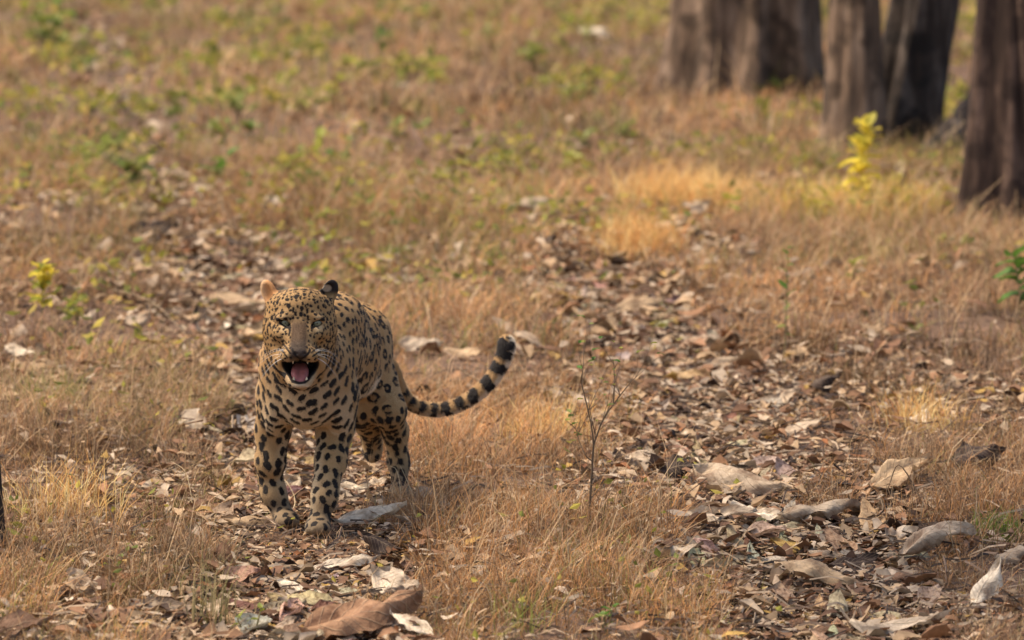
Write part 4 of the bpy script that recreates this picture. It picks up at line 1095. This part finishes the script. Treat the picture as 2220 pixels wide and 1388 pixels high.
def grass(n, y0, y1, h0, w0):
    # clumped: points gather round tuft centres
    x, y = scatter(n, y0, y1)
    k = rng.random(n) < 0.55
    q = 0.09
    cxx = (np.floor(x / q) + 0.5 + (vnoise(np.floor(x / q) * 3.7, np.floor(y / q) * 5.1, 31) - 0.5)) * q
    cyy = (np.floor(y / q) + 0.5 + (vnoise(np.floor(x / q) * 4.3, np.floor(y / q) * 2.9, 32) - 0.5)) * q
    x = np.where(k, cxx + rng.normal(size=n) * 0.022, x); y = np.where(k, cyy + rng.normal(size=n) * 0.022, y)
    tm = track_mask(x, y)
    patch = fbm(x * 1.1, y * 0.7, 41)
    dens = (1 - 0.90 * sstep(0.1, 0.8, tm)) * (0.18 + 1.1 * sstep(0.34, 0.62, patch)) * (0.4 + 0.9 * sstep(0.3, 0.6, fbm(x * 5, y * 4, 43)))
    keep = (rng.random(n) < dens) & ~near_leopard(x, y)
    x, y = x[keep], y[keep]; n = len(x); tm = tm[keep]
    dl, dr = track_d(x, y)
    inmid = (dl > 0) & (dr < 0)
    P1 = fbm(x * 0.9, y * 0.55, 51); P2 = fbm(x * 1.7, y * 1.0, 61); far = sstep(17, 30, y)
    wts = np.stack([0.5 + 1.6 * sstep(.45, .65, P1) * (1 - .5 * far) + 0.9 * inmid * (1 - far), 0.7 + 0 * x, 0.55 + 0.8 * sstep(.5, .35, P1), 0.75 + 0 * x,
                    0.10 + (0.8 + 3.2 * far) * sstep(.48, .66, P2), 0.30 - .1 * far, 0.55 + .5 * sstep(.5, .3, P2)], -1)
    cs = np.cumsum(wts / wts.sum(1, keepdims=True), 1); ci = (rng.random((n, 1)) > cs).sum(1).clip(0, 6)
    col = PALG[ci] * (0.4 + 0.9 * rng.random((n, 1))) * ((0.25 + 0.8 * fbm(x * 3.5, y * 2.6, 81)) * (0.45 + 1.05 * fbm(x * 0.8, y * 0.5, 83)) * 1.75)[:, None]
    hh = h0 * (0.35 + 1.1 * rng.random(n) ** 2) * (0.35 + 1.3 * fbm(x * 1.4, y * 1.1, 71)) * (1 - 0.5 * tm)
    lng = rng.random(n) < 0.05; hh = np.where(lng, hh * 1.9, hh); col = np.where(lng[:, None], np.array([0.62, 0.42, 0.23]) * (0.7 + 0.5 * rng.random((n, 1))), col)
    for lx, ly, lr in CLEAR:
        near = (np.abs(x - lx) < lr) & (y > ly - 0.45) & (y < ly + 0.03)
        hh = np.where(near, hh * 0.32, hh)
    hh = np.where((np.abs(x + 0.585) < 0.17) & (y > 13.4) & (y < 14.1), hh * 0.4, hh)
    lean = np.abs(rng.normal(size=n)) * 0.75 + 0.10
    return blades(x, y, hh, w0 * (0.6 + 0.8 * rng.random(n)), lean, col, 0.8)
_main = [grass(300000, 11.5, 17.5, 0.120, 0.0024), grass(170000, 17.5, 27, 0.145, 0.0043), grass(115000, 27, 47, 0.19, 0.0088), grass(40000, 47, 75, 0.24, 0.028)]
BAND = 3.2
V, F_, Cc = join(_main + [grass(75000, 10.5, 20, 0.13, 0.0058), grass(70000, 20, 47, 0.19, 0.011)])
BAND = 0.0
go = obj('dry_grass', np_mesh('dry_grass', V, F_, {'col': ('FLOAT_COLOR', Cc)}), attr_mat('dry_grass', 0.35), kind='stuff')
go['label'] = 'tangled orange-brown dry grass covering the ground between and beside the wheel tracks'; go['category'] = 'grass'
print('TRIS', len(F_))

def clump(name, u, v, n, spread, h, w, pal, label, cat='grass', lean=0.35, group=None, depth=1.6, bendk=0.5, clipn=1.9):
    """one tuft of grass as a thing of its own"""
    p = gp(u, v)
    cl2 = lambda q: np.clip(q, -clipn, clipn)
    x = p.x + cl2(rng.normal(size=n)) * spread; y = p.y + cl2(rng.normal(size=n)) * spread * depth
    pal = np.array(pal); col = pal[rng.integers(0, len(pal), n)] * (0.75 + 0.5 * rng.random((n, 1)))
    Vc, Fc, Cv = blades(x, y, h * (0.5 + 0.7 * rng.random(n)), np.full(n, w), np.abs(rng.normal(size=n)) * lean, col, bendk)
    o = obj(name, np_mesh(name, Vc - np.array(p), Fc, {'col': ('FLOAT_COLOR', Cv)}), GRM); o.location = p
    return tag(o, label, cat, group)
GRM = attr_mat('tuft', 0.45)
SUN_GOLD = [(0.86, 0.58, 0.22), (0.80, 0.46, 0.16), (0.90, 0.70, 0.32), (0.60, 0.29, 0.10)]  # straw colours brightened to hold the patches of sun on the clumps
GREEN = [(0.16, 0.24, 0.035), (0.24, 0.32, 0.05), (0.12, 0.19, 0.03)]
clump('grass_tuft', 1490, 452, 2200, 0.15, 0.23, 0.0045, SUN_GOLD, 'dry grass clump coloured golden as if sunlit behind the brilliant white leaf', lean=0.65, clipn=2.2)
clump('grass_tuft', 1375, 540, 1300, 0.090, 0.19, 0.004, SUN_GOLD + [(0.6, 0.26, 0.08)], 'dry grass clump coloured sunlit orange sloping down from the golden one to the wheel track', lean=0.65, clipn=2.2, depth=3.0)
clump('grass_tuft', 1850, 468, 1700, 0.19, 0.22, 0.005, SUN_GOLD + [(0.7, 0.6, 0.1)], 'grass coloured sunlit golden yellow round the foot of the sunlit yellow sapling', lean=0.6)
clump('grass_tuft', 2165, 1165, 420, 0.040, 0.085, 0.003, GREEN, 'short bright green grass tuft beside the big curling grey-tan leaf', lean=0.7)
clump('grass_tuft', 850, 560, 260, 0.045, 0.075, 0.007, GREEN + [(0.36, 0.36, 0.05)], 'low bright green tuft behind the leopard back', lean=0.8)
clump('grass_tuft', 1068, 572, 160, 0.05, 0.10, 0.005, GREEN + [(0.36, 0.36, 0.06)], 'thin yellowish green tuft right of the low bright green one', lean=0.7)
clump('grass_tuft', 465, 1370, 60, 0.028, 0.26, 0.003, [(0.24, 0.21, 0.08), (0.40, 0.31, 0.15)], 'tall blurred olive green tuft at the front edge of the left track', lean=0.25)
clump('grass_tuft', 1130, 1370, 45, 0.035, 0.15, 0.003, [(0.26, 0.28, 0.06), (0.36, 0.34, 0.10)], 'olive green tuft at the front of the middle grass', lean=0.4)
clump('grass_tuft', 110, 890, 160, 0.06, 0.18, 0.0035, [(0.22, 0.24, 0.06), (0.36, 0.32, 0.11)], 'olive green tuft below the yellow-green seedling', lean=0.6)
clump('grass_tuft', 140, 1130, 260, 0.08, 0.22, 0.003, SUN_GOLD, 'bright orange dry grass tuft beside the slim blackish trunk', lean=0.55)
clump('grass_tuft', 1990, 930, 300, 0.07, 0.16, 0.003, SUN_GOLD, 'bright orange grass tuft holding the pale pinkish upright leaf', lean=0.6)
clump('grass_tuft', 1180, 960, 420, 0.075, 0.17, 0.0026, SUN_GOLD, 'bright orange grass tuft behind the bare twig sapling', lean=0.5)
clump('grass_tuft', 885, 1130, 90, 0.035, 0.16, 0.0024, [(0.6, 0.40, 0.22), (0.5, 0.28, 0.14)], 'wispy straw tuft in front of the leopard hind foot', lean=0.6)

clump('grass_tuft', 607, 1170, 34, 0.030, 0.075, 0.0022, [(0.6, 0.42, 0.24), (0.5, 0.30, 0.16)], 'few short straws rising before the trailing front paw', lean=0.7, depth=0.5)
clump('grass_tuft', 712, 1182, 26, 0.025, 0.07, 0.0022, [(0.6, 0.42, 0.24), (0.5, 0.30, 0.16)], 'few short straws rising before the leading front paw', lean=0.7, depth=0.5)

# ------------------------------------------------------------------ green plants, saplings, stalks
def glass_leaf(seed, nu=6, nv=5):
    r = random.Random(seed); t = np.linspace(0, 1, nu)[:, None]; s = np.linspace(-1, 1, nv)[None, :]
    prof = np.sin(np.pi * t ** 0.8) ** 0.8
    x = t + 0 * s; y = 0.28 * prof * s; z = -0.35 * t ** 2 * r.uniform(0.3, 1) + 0.12 * np.abs(s) * prof + 0.05 * np.sin(7 * t + s * 3 + seed)
    v = np.stack([x + 0 * z, y + 0 * z, z], -1).reshape(-1, 3); I = np.arange(nu * nv).reshape(nu, nv)
    return np_mesh('leaf', v, np.stack([I[:-1, :-1], I[1:, :-1], I[1:, 1:], I[:-1, 1:]], -1).reshape(-1, 4), smooth=True)
FOL = {k: foliage_mat('foliage_' + k, c, t) for k, c, t in (('gold', (0.80, 0.64, 0.09), 0.5), ('yellow', (0.42, 0.37, 0.055), 0.45), ('lime', (0.30, 0.31, 0.05), 0.45), ('green', (0.10, 0.19, 0.03), 0.4), ('olive', (0.23, 0.25, 0.06), 0.4), ('amber', (0.55, 0.33, 0.05), 0.45))}  # gold is brightened so the sapling's sunlight sits in its leaf colour
LM = {k: [] for k in FOL}
for k in FOL:
    for i in range(3):
        me = glass_leaf(i + 3); me.materials.append(FOL[k]); LM[k].append(me)
STEM = plain('green_stem', (0.20, 0.16, 0.07), 0.7); TWIG = plain('twig_bark', (0.13, 0.085, 0.05), 0.9)
def add_leaf(parent, pos, az, el, size, kind):
    o = obj('leaf', random.choice(LM[kind]), None, parent)
    o.location = pos; o.rotation_euler = (random.uniform(-0.5, 0.5), -el, az); o.scale = (size, size, size); return o
def plant(name, u, v, h, nleaf, size, kinds, label, cat='plant', lean=0.0, group=None, stems=1, low=0.25):
    p = gp(u, v); t = thing(name, label, cat, p, group); ss_ = px_m(p.y)
    for k in range(stems):
        a = 2 * math.pi * k / max(stems, 1) + random.random(); sp_ = 0.0 if stems == 1 else h * 0.35
        top = Vector((lean * h + math.cos(a) * sp_, math.sin(a) * sp_, h * (1 if k == 0 else random.uniform(0.55, 0.9))))
        path = smooth_path([(0, 0, -0.02), top * 0.5 + Vector((random.uniform(-.02, .02), 0, 0.02)), top], 8)
        tube('stem', path, [0.0035 * (1 - i / 12) for i in range(9)], STEM, t, 5)
        m = max(2, nleaf // stems)
        for i in range(m):
            f_ = low + (1 - low) * i / (m - 1); kq = min(7, int(f_ * 8)); q = path[kq].lerp(path[kq + 1], min(1.0, f_ * 8 - kq))
            add_leaf(t, q, i * 2.4 + random.random(), random.uniform(-0.3, 1.0), size * random.uniform(0.6, 1.25) * (1 - 0.3 * f_), random.choice(kinds))
    return t
plant('seedling', 88, 715, 0.25, 30, 0.085, ['gold', 'gold', 'lime'], 'upright yellow-green leafy seedling at the left of the left track', lean=0.05, low=0.3)
plant('low_plant', 165, 705, 0.11, 22, 0.055, ['lime', 'olive', 'yellow'], 'low yellow-green leafy plant at the foot of the upright seedling', stems=3)
plant('seedling', 1868, 470, 0.43, 36, 0.125, ['gold', 'gold', 'gold', 'yellow'], 'leafy sapling coloured bright sunlit yellow in front of the grey patchy trunk', lean=0.06, low=0.15)
plant('low_plant', 1770, 480, 0.13, 20, 0.09, ['gold', 'yellow'], 'low yellow leafy plant left of the sunlit sapling', stems=3)
plant('seedling', 2212, 700, 0.26, 12, 0.115, ['green', 'green'], 'dark green broad-leaved seedling below the reddish trunk', lean=-0.12, low=0.3)
plant('seedling', 1700, 790, 0.42, 14, 0.05, ['olive', 'olive', 'green'], 'tall thin green weed standing at the right wheel track', lean=0.02, low=0.25)
plant('low_plant', 1990, 735, 0.05, 9, 0.035, ['olive', 'green'], 'low olive leafy plant in the grass right of the tall thin weed', stems=3)
plant('seedling', 1850, 625, 0.10, 7, 0.06, ['lime', 'olive'], 'small lime green weed behind the low olive plant')
plant('low_plant', 60, 1135, 0.03, 5, 0.05, ['amber', 'yellow', 'lime'], 'tiny plant with amber leaves at the foot of the slim blackish trunk')
plant('low_plant', 250, 1270, 0.09, 12, 0.03, ['olive', 'lime'], 'low olive weed beside the round grey leaf', stems=3)
plant('low_plant', 1320, 1375, 0.07, 14, 0.035, ['olive', 'green'], 'dull green weed at the front of the middle grass', stems=3)
plant('low_plant', 1355, 1215, 0.05, 9, 0.03, ['olive', 'lime'], 'small olive weed behind the dull green one', stems=2)
plant('low_plant', 545, 1388, 0.08, 10, 0.035, ['lime', 'olive'], 'lime weed at the front edge of the left track', stems=2)
plant('low_plant', 830, 490, 0.08, 9, 0.06, ['green', 'olive'], 'dull green weed behind the low bright green tuft', stems=2)
plant('low_plant', 232, 640, 0.04, 4, 0.05, ['green'], 'single dark green weed right of the upright seedling')
plant('low_plant', 95, 130, 0.45, 46, 0.16, ['green', 'olive', 'lime'], 'bushy green shrub far back left', cat='shrub', stems=5)
# blurred weeds in the grass far behind
for i in range(66):
    u = random.uniform(0, 2200); v = random.uniform(5, 430)
    if 1350 < u and v < 460 or (420 < u < 940 and v > 430): u = random.uniform(420, 1400); v = random.uniform(0, 330)
    g = gp(u, v)
    kk = random.choice([['lime', 'olive'], ['olive'], ['green', 'olive'], ['lime', 'yellow']])
    wd = {'lime,olive': 'pale green', 'olive': 'olive', 'green,olive': 'dark green', 'lime,yellow': 'yellow-green'}[','.join(kk)]; ns = random.randint(1, 3)
    plant('weed', u, v, random.uniform(0.06, 0.2), random.randint(8, 16), random.uniform(0.06, 0.13), kk,
          f'small soft-focus {wd} weed with {["one stem", "two stems", "three stems"][ns - 1]} in the dry grass', group=f'{wd} weeds in the dry grass', stems=ns)
# creeping green undergrowth that nobody could count
def undergrowth(n, y0, y1, size):
    x, y = scatter(n, y0, y1); pz = fbm(x * 1.5, y * 0.9, 61); f2 = sstep(16, 30, y)
    keep = rng.random(n) < (0.10 + 1.0 * f2) * sstep(.50, .68, pz) * (1 - 0.8 * track_mask(x, y)); x, y = x[keep], y[keep]; n = len(x)
    c = np.stack([x, y, gz(x, y) + 0.02 + 0.13 * rng.random(n)], -1)
    a = rng.normal(size=(n, 3)) * np.array([1, 1, 0.5]); a /= np.linalg.norm(a, axis=1)[:, None]
    b = np.cross(a, rng.normal(size=(n, 3)) * 0.5 + np.array([0, 0, 1])); b /= np.linalg.norm(b, axis=1)[:, None]
    L = size * (0.5 + rng.random((n, 1))); u_ = np.cross(a, b)
    V = np.stack([c - a * L * .5, c + b * L * .26 + u_ * L * .08, c + a * L * .5, c - b * L * .26 + u_ * L * .08], 1)
    q = np.array([[0, 2, 1], [0, 3, 2]]); Fc = (np.arange(n)[:, None, None] * 4 + q[None]).reshape(-1, 3)
    pal = np.array([(0.33, 0.30, 0.05), (0.25, 0.25, 0.05), (0.16, 0.18, 0.04), (0.46, 0.36, 0.07)])
    return V.reshape(-1, 3), Fc, np.repeat(pal[rng.integers(0, 4, n)] * (0.7 + 0.5 * rng.random((n, 1))), 4, 0)
_main = [undergrowth(9000, 11.6, 17.5, 0.030), undergrowth(16000, 17.5, 27, 0.05), undergrowth(46000, 27, 60, 0.085)]
BAND = 3.0
V, F_, Cc = join(_main + [undergrowth(14000, 14, 47, 0.075)])
BAND = 0.0
uo = obj('undergrowth', np_mesh('undergrowth', V, F_, {'col': ('FLOAT_COLOR', Cc)}), attr_mat('undergrowth_leaf', 0.4), kind='stuff')
uo['label'] = 'creeping olive green undergrowth in patches through the dry grass'; uo['category'] = 'undergrowth'
# bare twig sapling
pb = gp(1278, 1155)
tw = thing('bare_sapling', 'thin bare branching sapling with a few tiny green leaves in the middle grass', 'sapling', pb)
def W3(u, v, dy=0.0): return Vector(at(u, v, pb.y + dy)) - pb
tube('stem', smooth_path([W3(1278, 1165), W3(1279, 1090), W3(1284, 1010), W3(1287, 955)], 10), [0.0044 * (1 - i / 22) for i in range(11)], TWIG, tw)
for path, r0 in (([(1287, 965), (1281, 915), (1264, 845), (1260, 820), (1264, 800), (1266, 745)], 0.0036), ([(1287, 965), (1305, 915), (1330, 877), (1365, 832), (1392, 806)], 0.0038),
                 ([(1330, 877), (1332, 835), (1331, 790), (1328, 778)], 0.0026), ([(1284, 1000), (1268, 985), (1252, 942), (1256, 915)], 0.0026), ([(1331, 790), (1318, 770), (1300, 738)], 0.0016), ([(1290, 940), (1279, 890), (1275, 850)], 0.0022), ([(1281, 1080), (1300, 1062), (1330, 1045)], 0.0022), ([(1264, 800), (1256, 775), (1254, 750)], 0.0012), ([(1365, 832), (1380, 800), (1383, 770)], 0.0012), ([(1332, 835), (1342, 800), (1346, 775)], 0.0012), ([(1392, 806), (1420, 780), (1440, 772)], 0.0011), ([(1266, 745), (1272, 715), (1268, 690)], 0.0011), ([(1305, 915), (1318, 870), (1322, 840)], 0.0013)):
    tube('branch', smooth_path([W3(u, v, random.uniform(-0.01, 0.02) * k) for k, (u, v) in enumerate(path)], 10), [r0 * 0.75 * (1 - i / 14) for i in range(11)], TWIG, tw, 5)
for k in range(18):
    u0, v0 = random.choice([(1266, 770), (1262, 830), (1275, 890), (1331, 800), (1345, 858), (1378, 818), (1310, 905), (1254, 940), (1283, 1000), (1290, 950)])
    e = (u0 + random.uniform(-34, 40), v0 - random.uniform(25, 75))
    tube('twig', smooth_path([W3(u0, v0), W3((u0 + e[0]) / 2 + random.uniform(-6, 6), (v0 + e[1]) / 2, 0.01), W3(*e, random.uniform(-0.03, 0.04))], 6), [0.0011 * (1 - i / 8) for i in range(7)], TWIG, tw, 4)
    add_leaf(tw, W3(*e), random.uniform(0, 6), 0.3, 0.018, random.choice(['olive', 'lime']))
for u, v in ((1245, 940), (1232, 905), (1238, 895), (1275, 785), (1285, 780), (1316, 880), (1345, 785), (1262, 800), (1250, 945), (1283, 760), (1330, 742), (1380, 765), (1255, 745), (1268, 688), (1300, 735), (1440, 770), (1240, 920)):
    add_leaf(tw, W3(u, v), random.uniform(0, 6), 0.4, 0.024, random.choice(['olive', 'green']))
pt = gp(1410, 770)
t2 = thing('bare_sapling', 'fine green-stemmed weed with a spray of tiny seed heads behind the bare sapling', 'weed', pt)
tube('stem', smooth_path([(0, 0, -0.02), (0.004, 0, 0.06), (0.02, 0, 0.13)], 6), 0.0018, STEM, t2, 5)
for k in range(9):
    e = Vector((random.uniform(-0.02, 0.09), random.uniform(-.03, .03), random.uniform(0.12, 0.19)))
    tube('branch', smooth_path([(0.008, 0, 0.09), e * 0.7 + Vector((0, 0, 0.03)), e], 5), 0.0009, STEM, t2, 4)
    add_leaf(t2, e, random.random() * 6, 0.3, 0.014, 'olive')
# long bent straws
STRAW = plain('straw', (0.66, 0.50, 0.29), 0.6)
ST = [([(410, 735), (370, 690), (330, 655), (280, 635), (240, 628)], 0.0022, 'long straw arching over the grass left of the left track'),
      ([(240, 630), (262, 590), (285, 550), (312, 528)], 0.0018, 'straw rising at a slant from the tip of the long arching straw'),
      ([(380, 762), (330, 745), (280, 740)], 0.0022, 'pale straw lying below the long arching straw'),
      ([(630, 1120), (640, 1085), (625, 1050), (610, 1035)], 0.0020, 'pale straw curving up between the leopard front paws'),
      ([(870, 1120), (868, 1060), (860, 1020), (845, 1010)], 0.0012, 'thin straw standing before the leopard hind foot'),
      ([(905, 1110), (890, 1060), (868, 1010)], 0.0012, 'thin straw leaning on the leopard hind leg'),
      ([(190, 410), (160, 395), (120, 380)], 0.0025, 'short bright straw far left'),
      ([(205, 420), (170, 405), (130, 370)], 0.0025, 'second bright straw crossing the short one far left'),
      ([(1320, 860), (1295, 800), (1270, 770)], 0.0012, 'fine straw crossing the bare sapling'),
      ([(420, 1115), (412, 1060), (400, 1020), (370, 1000)], 0.0016, 'straw loop in the grass left of the leopard paws'),
      ([(2010, 1120), (1985, 1060), (1948, 1008), (1925, 1060)], 0.0030, 'forked dark twig lying over the big crumpled buff leaf'),
      ([(2060, 800), (2040, 700), (2035, 640)], 0.0014, 'upright straw right of the low olive plant'),
      ([(1680, 190), (1560, 180), (1525, 178)], 0.0040, 'pale bent straw before the widest trunk'),
      ([(1915, 440), (1850, 400), (1760, 395)], 0.0040, 'golden straw leaning across the sunlit sapling'),
      ([(2080, 410), (2040, 425), (1990, 450)], 0.0040, 'golden straw by the foot of the reddish trunk'),
      ([(1140, 880), (1030, 820), (985, 790)], 0.0012, 'straw slanting behind the leopard tail')]
for path, r0, lab in ST:
    p = gp(*path[0]); base = p
    dy = 0.0 if 'leopard' not in lab else -0.02
    pts = [Vector(at(u, v, p.y + 0.02 * k + dy)) for k, (u, v) in enumerate(path)]
    v_, f_ = tube_arrays(smooth_path([q - p for q in pts], 12), [r0 * (1 - 0.6 * i / 12) for i in range(13)], 5)
    o = obj('grass_stalk', np_mesh('grass_stalk', v_, f_, smooth=True), TWIG if 'twig' in lab else STRAW); o.location = p
    tag(o, lab, 'straw')
# seed-headed dark twig behind the tail tip
